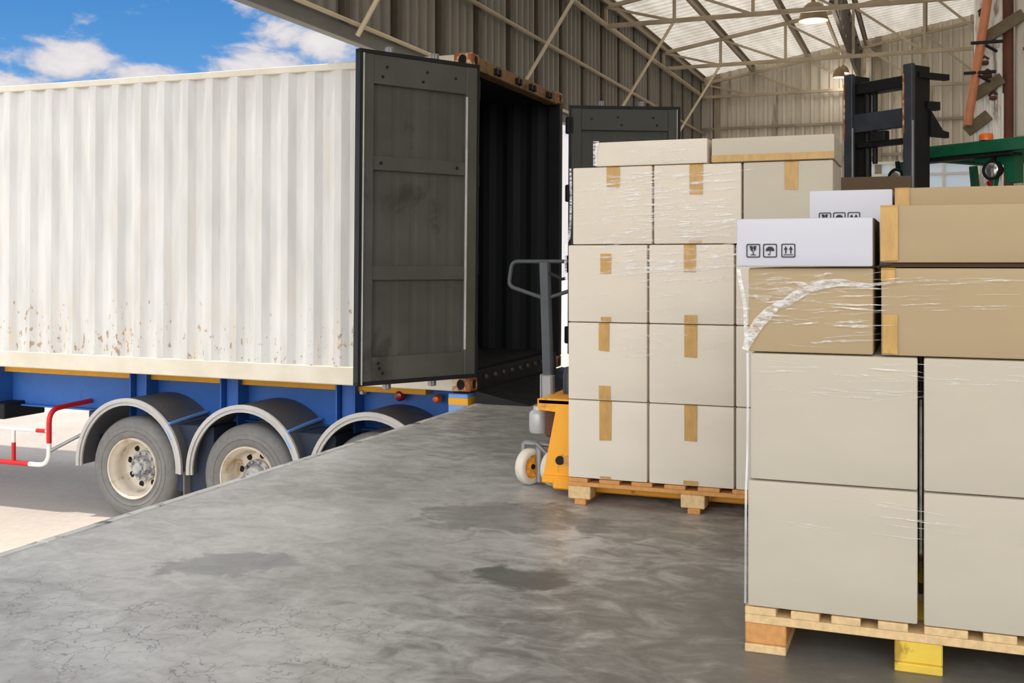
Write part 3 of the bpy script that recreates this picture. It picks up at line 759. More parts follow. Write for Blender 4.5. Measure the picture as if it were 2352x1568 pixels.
# ------------------------------------------------------------------ pallets and cartons
def carton(x0, x1, yl, yr, z0, z1, mat, label, group, tapes=(), name='cardboard_box', seal=None, seed=0):
    """yl is the left face as the camera sees it (larger Y). tapes: (centre y, width, z from, z to) on the front face"""
    r = random.Random(seed * 31 + 5)
    cx, cy = (x0 + x1) / 2, (yl + yr) / 2; g = .0022
    b = BM(); hx, hy, h = (x1 - x0) / 2, (yl - yr) / 2 - g, z1 - z0 - .002
    box(b, (-hx, -hy, .0), (hx, hy, h), .007, None, 2)
    bmesh.ops.subdivide_edges(b, edges=[e for e in b.edges if e.calc_length() > .05], cuts=3, use_grid_fill=True)
    ph = r.uniform(0, 6)
    for v in b.verts:                                            # filled cartons bulge a little
        u, w = v.co.y / hy, (v.co.z / h) * 2 - 1
        if abs(v.co.x) > hx - .012: v.co.x += math.copysign(.004 * (1 - u * u) * (1 - w * w), v.co.x)
    o = obj(name, b, mat, None, 30)
    o.location = (cx, cy, z0); tag(o, label, 'box', group)
    xf = -hx - .0055
    for (ty, tw, tz0, tz1) in tapes:
        b = BM(); n = 8; a_ = []; c_ = []
        pts = []
        zt, zb = tz1 - z0, tz0 - z0
        if zt >= h - .004: pts.append((-hx + .25, h + .0012)); pts.append((-hx + .006, h + .0012)); zt = h - .006
        if zb <= .004: zb = .006
        for k in range(n + 1):
            s = k / n; pts.append((xf - .0006, zt + (zb - zt) * s))
        for k, (px, pz) in enumerate(pts):
            j = 0 if k < len(pts) - 1 else r.uniform(-.003, .003)
            a_.append(b.verts.new((px, ty - cy + tw / 2, pz + j))); c_.append(b.verts.new((px, ty - cy - tw / 2, pz - j)))
        for k in range(len(pts) - 1): b.faces.new((a_[k], a_[k + 1], c_[k + 1], c_[k]))
        bmesh.ops.recalc_face_normals(b, faces=b.faces); b.normal_update()
        bmesh.ops.solidify(b, geom=b.faces[:], thickness=.0005)
        obj('tape_strip', b, 'tape', o)
    return o

def marks(o, x, ys, z0, s):
    """three handling symbols: broken glass, umbrella, two arrows up; each printed in a rounded frame (x, y are local to the box)"""
    def rr(cx, cz, h, r, n=5):
        p = []
        for qx, qz, a0 in ((1, 1, 0), (-1, 1, 90), (-1, -1, 180), (1, -1, 270)):
            for k in range(n + 1):
                a = math.radians(a0 + 90 * k / n); p.append((cx + qx * (h - r) + r * math.cos(a), cz + qz * (h - r) + r * math.sin(a)))
        return p
    for name, yc in zip(('fragile_mark', 'keep_dry_mark', 'this_way_up_mark'), ys):
        h = s / 2; zc = z0 + h; b = BM()
        # local y runs to the left in the picture, so mirror the drawing: P(right, up)
        P = lambda pts: [(yc - px * h, zc + pz * h) for px, pz in pts]
        ring(b, rr(yc, zc, h, h * .22), rr(yc, zc, h * .86, h * .16), x - .0008, x)
        pr = lambda pts: prism(b, P(pts), x - .0008, x)
        if name == 'fragile_mark':
            pr([(-.55, .70), (-.15, .70), (-.02, .40), (-.12, .15), (.02, -.05), (-.10, -.12), (-.38, .05)]); pr([(.05, .70), (.45, .70), (.35, .10), (.10, -.10), (.14, .12), (.02, .30)])
            pr([(-.07, -.12), (.05, -.12), (.05, -.55), (-.07, -.55)]); pr([(-.4, -.55), (.4, -.55), (.4, -.66), (-.4, -.66)])
        elif name == 'keep_dry_mark':
            arc = [(.62 * math.cos(math.radians(a)), -.02 + .62 * math.sin(math.radians(a))) for a in range(0, 181, 15)]
            pr(arc + [(-.42, -.10), (-.22, .02), (0, -.10), (.22, .02), (.42, -.10)])
            pr([(-.045, -.05), (.045, -.05), (.045, -.6), (-.045, -.6)]); pr([(-.045, -.52), (-.045, -.66), (-.26, -.66), (-.30, -.45), (-.2, -.45), (-.17, -.56)])
        else:
            for c in (-.36, .36):
                pr([(c - .28, .12), (c, .66), (c + .28, .12), (c + .09, .12), (c + .09, -.44), (c - .09, -.44), (c - .09, .12)])
            pr([(-.68, -.56), (.68, -.56), (.68, -.66), (-.68, -.66)])
        obj(name, b, 'print_ink', o)

def pallet(label, x0, depth, yl, width, boards, blocks, bw, zs, middle_mat, name='wooden_pallet', edge_mat='pine', block_mat='pine_orange', narrow=False):
    z_sk, z_bl, z_st, z_top = zs
    t = thing(name, label, 'pallet', (x0, yl, 0))
    for (ya, yb) in boards:                                      # deck boards run away from the camera
        b = BM(); box(b, (0, ya - yl, z_st + .0005), (depth, yb - yl, z_top), .002); obj('deck_board', b, edge_mat, t)
    for i, xs in enumerate((0, depth / 2 - bw / 2, depth - bw)):
        b = BM(); box(b, (xs, -width, z_bl), (xs + bw, 0, z_st), .002); obj('stringer_board', b, edge_mat, t)
        for j, (ya, yb) in enumerate(blocks):
            b = BM(); box(b, (xs + .002, yb - yl, z_sk), (xs + bw * .96, ya - yl, z_bl), .004); obj('block', b, middle_mat if j == 1 else block_mat, t)
    for j, (ya, yb) in enumerate(blocks):
        k = .3 if narrow else .0; wv = ya - yb
        b = BM(); box(b, (-.006, yb - yl + k * wv * .6, 0), (depth, ya - yl - k * wv, z_sk), .003); obj('skid_board', b, ('yellow_painted_wood' if middle_mat == 'yellow_painted_wood' else 'pine_orange') if j == 1 else ('pine_orange' if narrow else 'pine'), t)
    return t

NX, NY = 3.396, .524
def near_stack():
    w = 1.016
    bd = []; y = NY + .006
    for bwid, gap in ((.095, .045), (.085, .035), (.085, .05), (.085, .045), (.120, .04), (.090, .05), (.085, .04), (.085, .04), (.085, 0)):
        bd.append((y - bwid, y)); y -= bwid + gap
    bd = [(a, c) for a, c in bd if a > NY - w - .02]
    pallet('low wooden pallet under the nearest carton stack, its middle block painted yellow', NX - .004, .96, NY + .006, w + .012,
           [(a, c) for a, c in bd], [(NY + .006, NY - .120), (.088, -.046), (-.36, -.49)], .13, (.026, .090, .116, .140), 'yellow_painted_wood')
    G = 'cartons on the nearest pallet'
    X1 = NX + .95
    r1, r2, r3 = (.142, .538), (.5405, .9365), (.939, 1.203)
    carton(NX, X1, .524, .021, *r1, 'cardboard_grey', 'large pale carton at the bottom left of the nearest stack, directly on the pallet', G, seed=1)
    q1 = carton(NX, X1, .012, -.492, *r1, 'cardboard_grey', 'large pale carton at the bottom right of the nearest stack, cut by the picture edge', G, seed=2)
    carton(NX, X1, .516, .021, *r2, 'cardboard_grey', 'large pale carton in the second layer, left, under the carton with torn film', G, seed=3)
    q2 = carton(NX, X1, .012, -.492, *r2, 'cardboard_grey', 'large pale carton in the second layer, right, under the wide tan cartons', G, seed=4)
    carton(NX, X1, .522, .146, *r3, 'cardboard_tan', 'tan carton under the front white carton, draped with torn stretch film', G, seed=5)
    carton(NX, X1, .128, -.492, *r3, 'cardboard_tan', 'wide tan carton with vertical tape at its left, below the shallow tan carton', G,
           [(.100, .042, .941, 1.062), (.106, .040, 1.16, 1.2015)], seed=6)
    carton(NX + .004, NX + .50, .130, -.492, 1.217, 1.391, 'cardboard_tan', 'shallow tan carton with tape down its left edge, beside the front white carton', G,
           [(.103, .050, 1.219, 1.3895)], seed=7)
    for q in (q1, q2): q.rotation_euler.z = math.radians(.45)
    b = BM(); box(b, (NX + .03, -.46, 1.2045), (NX + .47, .10, 1.2155)); tag(obj('slip_sheet', b, 'cardboard_dark'), 'dark flat board showing as the black gap beneath the shallow taped carton', 'board')
    o = carton(NX - .026, NX + .40, .555, .146, 1.2055, 1.356, 'white_carton', 'small white carton with three handling symbols, on the front left of the nearest stack', 'white cartons with handling symbols', name='white_box', seed=8)
    cx, cy = (NX - .026 + NX + .40) / 2, (.555 + .146) / 2
    b = BM(); box(b, (-.2, -.2055, .004), (.2, -.2036, .146)); obj('side_shade_panel', b, 'cardboard_dark', o)['label'] = 'dark panel standing in for shade on the side face'  # added dark panel, paints the shade of the gap onto the white side
    marks(o, -.213 - .0052, (.500 - cy, .449 - cy, .394 - cy), 1.2335 - 1.2055, .042)
    o = carton(3.95, 4.34, .392, .106, 1.2055, 1.4755, 'white_carton', 'white carton half hidden behind the front white carton, only the tops of its symbols showing', 'white cartons with handling symbols', name='white_box', seed=9)
    marks(o, -.195 - .0052, (.335 - .249, .286 - .249, .237 - .249), 1.353 - 1.2055, .042)
    carton(3.945, 4.34, .102, -.56, 1.2055, 1.478, 'cardboard_tan', 'long tan carton at the back of the nearest stack, taped beside a white carton', G, [(.077, .048, 1.21, 1.4765)], seed=10)
near_stack()

FX = 5.14
def far_stack():
    bd = []; y = 1.688
    for k in range(8):
        bd.append((y - .105, y)); y -= .165
    pallet('wooden pallet with pale blocks carried by the yellow pallet jack', FX - .004, .80, 1.688, 1.268, bd, [(1.686, 1.570), (1.112, .995), (.540, .424)], .10, (.026, .092, .112, .132), 'pine', block_mat='pine', edge_mat='pine_orange', narrow=True)
    G = 'film-wrapped cartons on the jacked pallet'
    rows = [(.134, .5265), (.5285, .9165), (.9185, 1.3055), (1.3075, 1.694)]
    cols = [[(1.688, 1.277), (1.271, .853), (.848, .424)]] * 3 + [[(1.664, 1.252), (1.247, .818), (.813, .398)]]
    rn = ['bottom', 'second', 'third', 'fourth']
    cn = ['left', 'middle', 'right']
    extra = {(0, 0): 'above the corner pallet block', (0, 1): 'above the middle pallet block', (0, 2): 'mostly hidden by the near stack',
             (1, 0): 'two tape strips, beside the jack', (1, 1): 'tape crossing onto the next carton', (1, 2): 'a thin strip by the near stack',
             (2, 0): 'faded tape under wrinkled film', (2, 1): 'tape broken up by wrinkled film', (2, 2): 'a thin strip by the white carton',
             (3, 0): 'short tape at top, wrinkled film', (3, 1): 'longer tape at top, wrinkled film', (3, 2): 'clean tape at top, no film'}
    T = {(0, 0): [(1.490, .062, .330, .5255), (1.49, .055, .135, .150)], (1, 0): [(1.494, .058, .53, .602), (1.497, .054, .775, .9155)], (0, 1): [(1.062, .062, .352, .5255), (1.062, .07, .136, .160)],
         (1, 1): [(1.062, .062, .757, .9155)], (2, 0): [(1.488, .050, .920, .945), (1.488, .056, 1.16, 1.26)], (2, 1): [(1.062, .062, .920, .962), (1.066, .058, 1.17, 1.302)],
         (3, 0): [(1.45, .066, 1.590, 1.6935)], (3, 1): [(1.035, .064, 1.545, 1.6935), (1.04, .06, 1.31, 1.322)], (3, 2): [(.588, .060, 1.558, 1.6935)]}
    for r, (z0, z1) in enumerate(rows):
        for c, (yl, yr) in enumerate(cols[r]):
            x1 = FX + (.78 if r < 3 else .50)
            where = {0: 'bottom carton', 1: 'second layer carton', 2: 'third layer carton', 3: 'fourth layer carton'}[r]
            carton(FX, x1, yl, yr, z0, z1, 'cardboard_grey' if (r, c) == (3, 2) else 'cardboard_pale', f'{cn[c]} {where} of the jacked stack, {extra[(r, c)]}', G, T.get((r, c), ()), seed=20 + r * 3 + c)
    carton(FX, FX + .5, 1.548, .980, 1.696, 1.818, 'cardboard_pale', 'flat carton on top of the jacked stack, left, wrapped in whitish film', G, seed=40)
    o = carton(FX, FX + .5, .964, .392, 1.696, 1.814, 'cardboard_grey', 'flat carton on top of the jacked stack, right, with tape along its lower edge', G, seed=41)
    b = BM(); box(b, (-.2565, -.283, .002), (-.2558, .283, .030)); box(b, (-.2568, -.283, .030), (-.2558, .283, .034)); obj('tape_strip', b, 'tape', o)
far_stack()

# wrinkled stretch film: narrow ridges where it bunches, thick folds where it is torn
def film():
    r = random.Random(11)
    def wrinkle(b, x, y, z, ln, th, slope):
        n = 7; lo = []; hi = []
        for k in range(n):
            s = k / (n - 1); w = math.sin(PI * s) ** .7
            yy = y - ln * (s - .5); zz = z + slope * (s - .5) * ln + r.uniform(-.0022, .0022)
            lo.append(b.verts.new((x, yy, zz - th * w * .5))); hi.append(b.verts.new((x, yy, zz + th * w * .5)))
            if k: b.faces.new((lo[k - 1], lo[k], hi[k], hi[k - 1]))
    b = BM(); x = FX - .008
    for k in range(190):
        y = r.uniform(.88, 1.50); z = r.uniform(1.315, 1.66) if r.random() < .62 else r.uniform(1.12, 1.31)
        wrinkle(b, x - r.uniform(0, .003), y, z, r.uniform(.08, .38), r.uniform(.003, .013), r.gauss(.06, .07))
    for k in range(26): wrinkle(b, x, r.uniform(.90, 1.54), r.uniform(.7, 1.12), r.uniform(.05, .25), r.uniform(.002, .005), r.gauss(.05, .08))
    for k in range(12): wrinkle(b, x, r.uniform(1.1, 1.4), r.uniform(1.70, 1.80), r.uniform(.1, .3), r.uniform(.003, .007), .02)
    for k in range(5): wrinkle(b, x - .001, 1.32 - .05 * k, .78 + .025 * k, .12, .010, -.42 + r.uniform(-.05, .05))
    o = obj('stretch_film', b, 'film'); tag(o, 'wrinkled clear stretch film around the upper cartons on the jacked pallet', 'film', None, 'stuff')
    def sheet(b, pts, dx, n=6):
        vs = [b.verts.new((dx + r.uniform(-.002, .002), y, z)) for y, z in pts]
        b.faces.new(vs)
    # folds at the torn edges of the same wrap
    b = BM()
    L_ = [(1.672, 1.69), (1.67, 1.55), (1.672, 1.42), (1.68, 1.34), (1.695, 1.31), (1.70, 1.2), (1.695, 1.1)]
    a_ = [b.verts.new((FX - .012, y + .004, z)) for y, z in L_]; c_ = [b.verts.new((FX - .010, y - .006 - .003 * (k % 2), z)) for k, (y, z) in enumerate(L_)]
    for k in range(len(L_) - 1): b.faces.new((a_[k], a_[k + 1], c_[k + 1], c_[k]))
    a_ = [b.verts.new((FX - .012, 1.552, z)) for z in (1.70, 1.76, 1.822)]; c_ = [b.verts.new((FX - .010, y, z)) for y, z in ((1.528, 1.70), (1.535, 1.76), (1.52, 1.822))]
    for k in range(2): b.faces.new((a_[k], a_[k + 1], c_[k + 1], c_[k]))
    f = obj('film_fold', b, 'film_fold', o)
    # near stack: torn film over the tan carton below the white one
    b = BM(); x = NX - .010
    for k in range(60):
        y = r.uniform(.16, .50); z = r.uniform(1.03, 1.185)
        if (z - .94) < (.53 - y) * .72 or r.random() < .25:
            if z < 1.13: z = r.uniform(.96, 1.12)
        wrinkle(b, x - r.uniform(0, .002), y, z, r.uniform(.05, .2), r.uniform(.002, .006), r.gauss(.05, .08))
    for k in range(26): wrinkle(b, x, r.uniform(.30, .50), r.uniform(1.10, 1.18), r.uniform(.03, .08), r.uniform(.006, .014), max(-.2, min(.25, r.gauss(.3, .5))))
    for k in range(14): wrinkle(b, x, r.uniform(-.25, .1), r.uniform(1.08, 1.17), r.uniform(.1, .3), r.uniform(.0015, .004), .04)
    for k in range(22): wrinkle(b, NX - .009, r.uniform(.05, .45), r.uniform(.80, .925), r.uniform(.08, .25), r.uniform(.0015, .005), r.gauss(.0, .06))
    for k in range(10): wrinkle(b, NX - .009, r.uniform(-.3, -.0), r.uniform(.80, .925), r.uniform(.08, .25), r.uniform(.0015, .004), r.gauss(.0, .06))
    for k in range(12): wrinkle(b, NX - .009, r.uniform(-.2, .4), r.uniform(.40, .50), r.uniform(.2, .4), r.uniform(.0015, .003), -.06)
    o = obj('stretch_film', b, 'film'); tag(o, 'torn clear stretch film draped over the cartons of the nearest stack', 'film', None, 'stuff')
    b = BM()
    mid = [(.528, .945, .020), (.512, .985, .030), (.486, 1.03, .036), (.455, 1.062, .034), (.43, 1.085, .022), (.405, 1.092, .026), (.375, 1.115, .030), (.335, 1.138, .026), (.29, 1.152, .028), (.24, 1.158, .022), (.19, 1.150, .016), (.155, 1.150, .011), (.10, 1.158, .007), (.02, 1.164, .005), (-.08, 1.166, .004)]
    up = []; dn = []
    for i, (y, z, w) in enumerate(mid):
        p0 = Vector(mid[max(i - 1, 0)][:2]); p1 = Vector(mid[min(i + 1, len(mid) - 1)][:2]); d = (p1 - p0).normalized(); n = Vector((-d.y, d.x))
        if n.y < 0: n = -n
        up.append(b.verts.new((NX - .018, y + n.x * w * .5, z + n.y * w * .5))); dn.append(b.verts.new((NX - .012, y - n.x * w * .5, z - n.y * w * .5)))
        if i: b.faces.new((up[i - 1], up[i], dn[i], dn[i - 1]))
    ed = [(.552, 1.198), (.546, 1.16), (.538, 1.12), (.531, 1.07), (.529, 1.0), (.527, .95)]
    a_ = [b.verts.new((NX - .016, y + .002, z)) for y, z in ed]; c_ = [b.verts.new((NX - .012, y - .009, z)) for y, z in ed]
    for k in range(len(ed) - 1): b.faces.new((a_[k], a_[k + 1], c_[k + 1], c_[k]))
    ed = [(.522, .935), (.521, .8), (.523, .6), (.527, .5), (.528, .3), (.529, .15)]
    obj('film_fold', b, 'film_fold', o)
    b = BM(); a_ = [b.verts.new((NX - .006, y + .003, z)) for y, z in ed]; c_ = [b.verts.new((NX - .008, y - .004, z)) for y, z in ed]
    for k in range(len(ed) - 1): b.faces.new((a_[k], a_[k + 1], c_[k + 1], c_[k]))
    obj('film_edge', b, 'film_edge', o)
film()

# ------------------------------------------------------------------ pallet jack
def pallet_jack():
    x0, y0 = 5.54, 1.70
    t = thing('pallet_jack', 'yellow hand pallet jack with a dark handle, its forks under the jacked pallet', 'pallet jack', (x0, y0, 0))
    L = lambda x, y, z: Vector((x - x0, y - y0, z))
    for xf in (5.35, 5.73):
        b = BM(); box(b, L(xf - .07, .60, .034), L(xf + .07, 1.82, .088), .008); obj('fork', b, 'jack_yellow', t)
    b = BM(); pl = [(1.918, .44), (1.918, .496), (1.70, .50), (1.69, .06), (1.884, .06), (1.884, .10), (1.818, .43)]
    for xs in (5.325, 5.735): prism(b, [(y - y0, z) for y, z in pl], xs - x0, xs + .022 - x0)
    box(b, L(5.325, 1.72, .465), L(5.757, 1.918, .498), .008); box(b, L(5.325, 1.70, .10), L(5.757, 1.722, .47)); body = obj('body', b, 'jack_yellow', t, 30)
    b = BM(); box(b, L(5.30, 1.70, .058), L(5.34, 1.888, .098), .006); obj('body_foot', b, 'jack_yellow', body)
    b = BM(); lathe(b, [(.0, .024), (-.014, .022), (-.014, 0)], 16, Matrix.Translation(L(5.326, 1.792, .178))); obj('axle_pin', b, 'black_steel', body)
    b = BM(); lathe(b, [(.0, .030), (-.008, .028), (-.008, 0)], 16, Matrix.Translation(L(5.326, 1.745, .178))); obj('pin_boss', b, 'pine_orange', body)
    b = BM()
    lathe(b, [(.0, 0), (.0, .045), (.015, .052), (.10, .052), (.115, .046), (.125, .03), (.145, .028), (.145, 0)], 24, Matrix.Translation(L(5.52, 1.982, .285)) @ Matrix.Rotation(-PI / 2, 4, 'Y'))
    p = obj('pump', b, 'pump_grey', t, 40)
    b = BM(); box(b, L(5.46, 1.80, .27), L(5.60, 1.925, .42), .012); obj('pump_block', b, 'rust_brown', p)
    b = BM(); bar(b, L(5.52, 2.07, .225), L(5.52, 1.90, .225), .06, .03, .012); tube(b, [L(5.47, 1.98, .235), L(5.48, 1.91, .17)], .012, 8); tube(b, [L(5.50, 2.062, .225), L(5.50, 2.062, .10)], .014, 10); tube(b, [L(5.50, 1.97, .225), L(5.50, 1.97, .02)], .020, 10); obj('wheel_fork', b, 'grey_steel', t, 45)
    for ys in (2.025, 1.88):
        mt = Matrix.Translation(L(5.50, ys, .1)) @ Matrix.Rotation(math.radians(68), 4, 'Z')
        b = BM(); lathe(b, [(-.028, .066), (-.030, .085), (-.024, .095), (-.012, .0995), (.012, .0995), (.024, .095), (.030, .085), (.028, .066)], 36, mt, close=True); w = obj('steer_wheel', b, 'cream_tyre', t, 50)
        b = BM(); lathe(b, [(-.020, .066), (-.022, .058), (-.012, .055), (.012, .055), (.022, .058), (.020, .066)], 32, mt, close=True)
        for q in range(6):
            a = PI * q / 3; pa = mt @ Vector((-.006, .02 * math.cos(a), .02 * math.sin(a))); pb = mt @ Vector((-.006, .058 * math.cos(a), .058 * math.sin(a))); bar(b, pa, pb, .018, .012)
        lathe(b, [(-.022, 0), (-.022, .024), (.02, .024), (.02, 0)], 16, mt); obj('wheel_hub', b, 'jack_yellow', w, 45)
        b = BM(); lathe(b, [(-.027, 0), (-.027, .014), (-.018, .016)], 12, mt); obj('hub_nut', b, 'black_steel', w)
    for xf in (5.35, 5.73):
        b = BM(); lathe(b, [(-.04, 0), (-.04, .034), (.04, .034), (.04, 0)], 20, Matrix.Translation(L(xf, .72, .036))); obj('load_roller', b, 'cream_tyre', t, 45)
    b = BM(); bar(b, L(5.54, 1.932, .58), L(5.54, 1.952, 1.225), .055, .045, .008, up=Vector((1, 0, 0))); h = obj('handle', b, 'dark_steel', t)
    b = BM(); bar(b, L(5.54, 1.931, .44), L(5.54, 1.935, .605), .066, .058, .010, up=Vector((1, 0, 0))); box(b, L(5.512, 1.962, .47), L(5.57, 1.972, .605), .003); obj('handle_socket', b, 'grey_steel', t)
    def rounded(pts, n=5, rr=.035):
        out = []
        for i, p in enumerate(pts):
            p = Vector(p)
            if 0 < i < len(pts) - 1:
                a = Vector(pts[i - 1]); c = Vector(pts[i + 1]); A_ = p + (a - p).normalized() * rr; C_ = p + (c - p).normalized() * rr
                for k in range(n + 1): s = k / n; out.append(A_ * (1 - s) ** 2 + p * 2 * s * (1 - s) + C_ * s * s)
            else: out.append(p)
        return out
    b = BM(); tube(b, rounded([L(5.54, 1.95, 1.222), L(5.54, 2.145, 1.222), L(5.54, 2.165, 1.085), L(5.54, 1.965, 1.022)]), .011, 10)
    tube(b, rounded([L(5.54, 1.95, 1.222), L(5.54, 1.755, 1.222), L(5.54, 1.735, 1.085), L(5.54, 1.935, 1.022)]), .011, 10)
    obj('handle_loop', b, 'dark_steel', h, 60)
    b = BM(); tube(b, [L(5.53, 1.925, 1.16), L(5.53, 1.85, 1.125), L(5.53, 1.83, 1.13)], .009, 8); obj('release_lever', b, 'black_steel', h, 60)
    b = BM(); lathe(b, [(0, 0), (0, .05), (.10, .05), (.14, .038), (.15, 0)], 24, Matrix.Translation(L(5.60, 1.815, .50)) @ Matrix.Rotation(-PI / 2, 4, 'Y')); obj('cylinder_cap', b, 'dark_steel', t, 40)
pallet_jack()

# ------------------------------------------------------------------ forklift behind the stacks
def forklift():
    t = thing('forklift', 'green forklift with a tall black mast parked behind the carton stacks', 'forklift', (9.735, .40, 0), (0, 0, math.atan2(.605, -.797)))
    # local: +x is forward, +y is its left (to the right in the photo); mast front at x = 0
    for s in (-1, 1):
        b = BM(); yc = s * .315
        box(b, (-.05, yc - .045, .06), (-.004, yc + .045, 2.88), .004); m = obj('mast_upright', b, 'mast_grey', t)
        b = BM(); box(b, (-.25, yc - .035, .06), (-.052, yc + .037, 2.87), .004); obj('inner_channel', b, 'black_steel', m)
        b = BM(); box(b, (-.012, yc + .046, .4), (.004, yc + .062, 2.4), .002); obj('rail_edge', b, 'grey_steel', m)
        b = BM(); box(b, (-.006, yc - .044, 2.3), (.001, yc - .03, 2.80)); obj('rust_streak', b, 'rust', m)
    b = BM(); box(b, (-.20, -.28, 2.70), (-.06, .28, 2.80), .006); obj('cross_bar', b, 'black_steel', t)
    b = BM(); box(b, (-.10, -.28, 2.36), (-.03, .28, 2.52), .006); obj('cross_bar', b, 'mast_grey', t)
    b = BM(); box(b, (-.16, -.28, 2.225), (-.06, .28, 2.27), .006); obj('cross_bar', b, 'black_steel', t)
    b = BM(); box(b, (-.10, -.10, 2.26), (-.03, .06, 2.35), .006); obj('chain_anchor', b, 'black_steel', t)
    b = BM(); tube(b, [(-.13, -.20, .1), (-.13, -.20, 2.72)], .032, 12); tube(b, [(-.13, -.12, 2.08), (-.13, -.12, 2.75)], .022, 10); obj('lift_cylinder', b, 'black_steel', t, 60)
    b = BM(); bar(b, (-.1, .34, 2.79), (-.44, .38, 2.79), .05, .05); obj('hose_arm', b, 'black_steel', t)
    b = BM(); bar(b, (-.2, .34, 2.54), (-.34, .36, 2.54), .06, .07); obj('hose_arm', b, 'black_steel', t)
    b = BM(); prism(b, [(-.24, 2.50), (-.24, 2.28), (-.48, 2.28), (-.48, 2.33), (-.40, 2.34)], .33, .37, Matrix.Rotation(0, 4, 'Z') @ Matrix(((0, 1, 0, 0), (1, 0, 0, 0), (0, 0, 1, 0), (0, 0, 0, 1)))); obj('mast_bracket', b, 'black_steel', t)
    b = BM(); box(b, (.0, -.42, .30), (.045, .42, .38), .006); box(b, (.0, -.42, .66), (.045, .42, .74), .006); obj('carriage', b, 'black_steel', t)
    for s in (-1, 1):
        b = BM(); box(b, (.046, s * .22 - .05, .05), (.086, s * .22 + .05, .76), .006); box(b, (.05, s * .22 - .05, .05), (1.10, s * .22 + .05, .085), .006); obj('fork', b, 'mast_grey', t)
    # body
    b = BM()
    side = [(-.35, .25), (-.35, .95), (-.55, 1.05), (-.80, .62), (-1.25, .62), (-1.30, 1.02), (-2.25, 1.06), (-2.45, .95), (-2.5, .35), (-2.3, .25)]
    Rm = Matrix(((0, 1, 0, 0), (1, 0, 0, 0), (0, 0, 1, 0), (0, 0, 0, 1)))
    prism(b, side, -.52, .52, Rm); bmesh.ops.bevel(b, geom=b.edges[:], offset=.025, segments=2, affect='EDGES', clamp_overlap=True); obj('chassis', b, 'forklift_green', t, 40)
    b = BM(); box(b, (-1.85, -.27, 1.06), (-1.35, .27, 1.18), .04, None, 3); box(b, (-1.95, -.27, 1.12), (-1.83, .27, 1.62), .04, None, 3); obj('seat', b, 'seat_black', t, 40)
    b = BM(); ring_pts = [(-.95 + .06 * math.cos(2 * PI * k / 20), .17 * math.sin(2 * PI * k / 20), 1.28 + .15 * math.cos(2 * PI * k / 20)) for k in range(20)]
    tube(b, ring_pts, .014, 8, True); tube(b, [(-.95, 0, 1.28), (-.62, 0, 1.0)], .02, 8); obj('steering_wheel', b, 'black_steel', t, 60)
    for x, y, r in ((-.62, .56, .30), (-.62, -.56, .30), (-2.05, .52, .24), (-2.05, -.52, .24)):
        mt = Matrix.Translation((x, y, r)) @ Matrix.Rotation(PI / 2 if y > 0 else -PI / 2, 4, 'Z')
        b = BM(); lathe(b, [(-.09, r * .55), (-.10, r * .85), (-.07, r), (.07, r), (.10, r * .85), (.09, r * .55)], 32, mt, close=True); w = obj('wheel', b, 'black_rubber', t, 45)
        b = BM(); lathe(b, [(.07, r * .56), (.05, r * .45), (.05, r * .2), (.07, r * .15), (.07, 0)], 24, mt); obj('rim', b, 'guard_white', w, 45)
    # overhead guard
    for s in (-1, 1):
        b = BM(); bar(b, (-.62, s * .50, .95), (-.98, s * .50, 2.16), .06, .07, .008); p = obj('front_pillar', b, 'forklift_green', t)
        b = BM(); bar(b, (-2.2, s * .48, 1.0), (-2.05, s * .50, 2.18), .06, .07, .008); obj('rear_pillar', b, 'forklift_green', t)
        # head lamp on the pillar
        yl = s * .50; mt = Matrix.Translation((-.88, yl, 2.015))
        b = BM(); lathe(b, [(-.10, 0), (-.10, .05), (-.02, .088), (.0, .092), (.012, .086), (.012, .068), (.0, .066)], 28, mt); h = obj('headlamp', b, 'black_rubber', t, 45)
        b = BM(); lathe(b, [(.002, .067), (.012, .05), (.018, 0)], 24, mt); obj('headlamp_lens', b, 'chrome', h, 45)
        b = BM(); bar(b, (-.93, yl, 2.0), (-.90, yl - .0, 2.17), .03, .03); obj('lamp_bracket', b, 'black_steel', h)
    b = BM(); box(b, (-.93, -.40, 2.165), (-.84, .86, 2.275), .02, None, 2); box(b, (-2.15, -.40, 2.17), (-2.05, .86, 2.27), .02, None, 2)
    for yy in (-.39, .80): box(b, (-2.1, yy, 2.17), (-.86, yy + .055, 2.27), .012)
    g = obj('overhead_guard', b, 'forklift_green', t, 40)
    b = BM()
    for k in range(7): box(b, (-2.08, -.30 + .17 * k, 2.20), (-.9, -.27 + .17 * k, 2.25))
    obj('guard_bars', b, 'forklift_green', g)
    b = BM(); box(b, (-1.02, -.38, 2.13), (-.86, .70, 2.16), .006); obj('guard_visor', b, 'black_steel', g)
    b = BM(); prism(b, [(.30, 2.15), (.68, 2.15), (.68, 1.90), (.60, 1.90), (.58, 2.06), (.30, 2.10)], -1.06, -.93); obj('guard_gusset', b, 'forklift_green', g)
    b = BM(); lathe(b, [(0, 0), (0, .058), (.05, .058), (.06, .05), (.06, 0)], 20, Matrix.Translation((-.89, .44, 2.276)) @ Matrix.Rotation(-PI / 2, 4, 'Y')); obj('beacon', b, 'lamp_orange', t, 45)
    b = BM(); lathe(b, [(0, .022), (.02, .022), (.025, 0)], 14, Matrix.Translation((-.86, .50, 1.90))); obj('reflector', b, 'lamp_red', t, 45)
forklift()

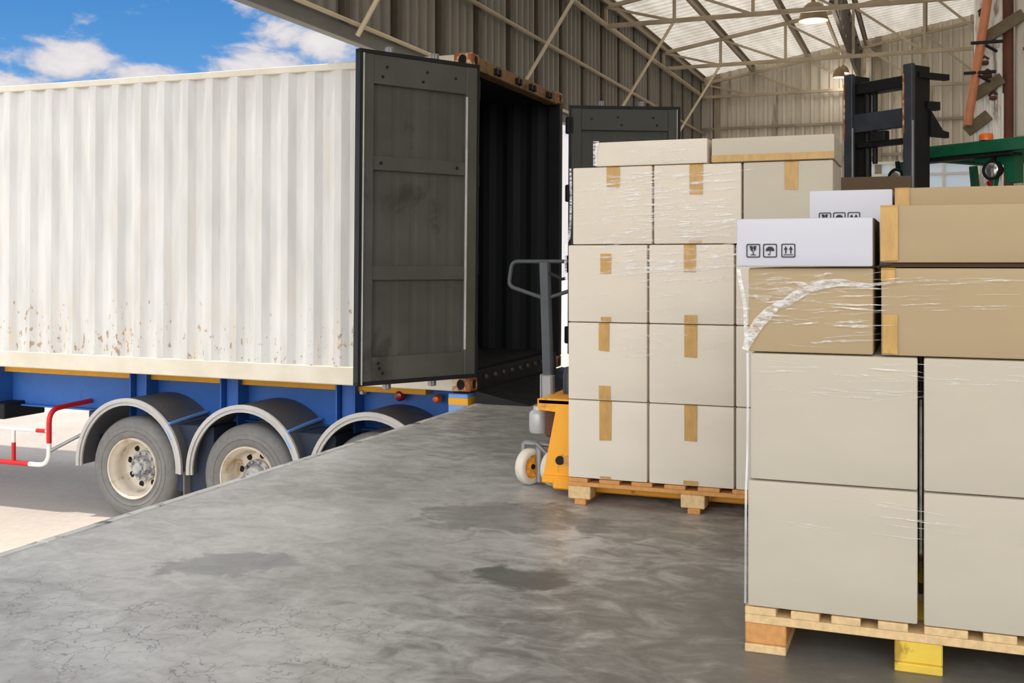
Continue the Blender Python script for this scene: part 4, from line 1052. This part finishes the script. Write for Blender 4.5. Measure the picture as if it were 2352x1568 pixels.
def behind():
    b = BM(); box(b, (-.25, -.345, 0), (.25, .345, 1.748), .01, None, 2)
    o = obj('cardboard_box', b, 'cardboard_dark', None, 30); o.location = (7.23, .437, 0); o.rotation_euler = (0, 0, math.radians(3.5)); tag(o, 'tall dark brown carton standing in shade in front of the forklift mast', 'box')
    # worn service column at the right: white cladding, pipes and boards
    t = thing('service_column', 'battered white clad column with a brown pipe and grey side panel, behind the forklift', 'column', (13.12, -.66, 0))
    b = BM(); box(b, (0, -.14, 0), (.25, .145, 7.2), .012)
    for k in range(5): box(b, (-.015, -.15 + .06 * k, 0), (.0, -.12 + .06 * k, 3.1), .004)
    obj('cladding', b, 'panel_white', t)
    b = BM(); tube(b, [(.03, -.195, 0), (.03, -.195, 7.2)], .058, 14); obj('drain_pipe', b, 'rust_brown', t, 60)
    b = BM(); box(b, (.02, -.95, 2.60), (.4, -.27, 7.2), .05, None, 3); obj('side_panel', b, 'panel_grey', t)
    b = BM(); tube(b, [(-.04, -.37, 3.75), (-.05, -.40, 3.55), (-.05, -.55, 3.48), (-.05, -.7, 3.47)], .014, 8); tube(b, [(-.04, -.34, 3.58), (-.05, -.55, 3.57), (-.05, -.75, 3.58)], .016, 8); obj('cable', b, 'old_board', t, 60)
    for (y, z, ln, sl) in ((-.14, 3.83, .46, .55), (.02, 3.17, .34, .55), (.12, 2.77, .26, .7)):
        b = BM(); d = ln / 2; bar(b, (-.07, y + d * .9, z - d * sl), (-.07, y - d * .9, z + d * sl), .05, .13, .008); obj('step_board', b, 'old_board', t)
    for k, (y, z, s) in enumerate(((-.02, 3.72, .05), (.05, 3.45, .045), (.02, 3.30, .05), (-.04, 3.05, .04), (.06, 4.0, .05))):
        b = BM(); box(b, (-.05, y - s, z - s * .5), (.0, y + s, z + s * .5), .01); tube(b, [(-.03, y - s, z + .04), (-.05, y, z + .07), (-.02, y + s, z + .03)], .014, 8); obj('pipe_bracket', b, 'rust_brown', t, 40)
    t = thing('tilted_pipe', 'copper coloured pipe leaning down past the battered white column', 'pipe', (12.93, -.43, 2.74))
    b = BM(); tube(b, [(0, .0, 0), (.0, -.075, .5), (.0, -.215, 1.45), (.0, -.385, 2.6)], .048, 14); obj('pipe', b, 'copper_orange', t, 60)
    for q in (.28, .50):
        y = -.225 * q / .5 * .72; z = 1.36 * q * 1.1
        b = BM(); bar(b, (-.06, y + .13, z + .15), (.0, y - .20, z + .16), .02, .035, .004); bar(b, (-.05, y - .02, z + .12), (.0, y - .14, z + .05), .02, .03, .004); obj('pipe_clamp', b, 'black_steel', t)
behind()
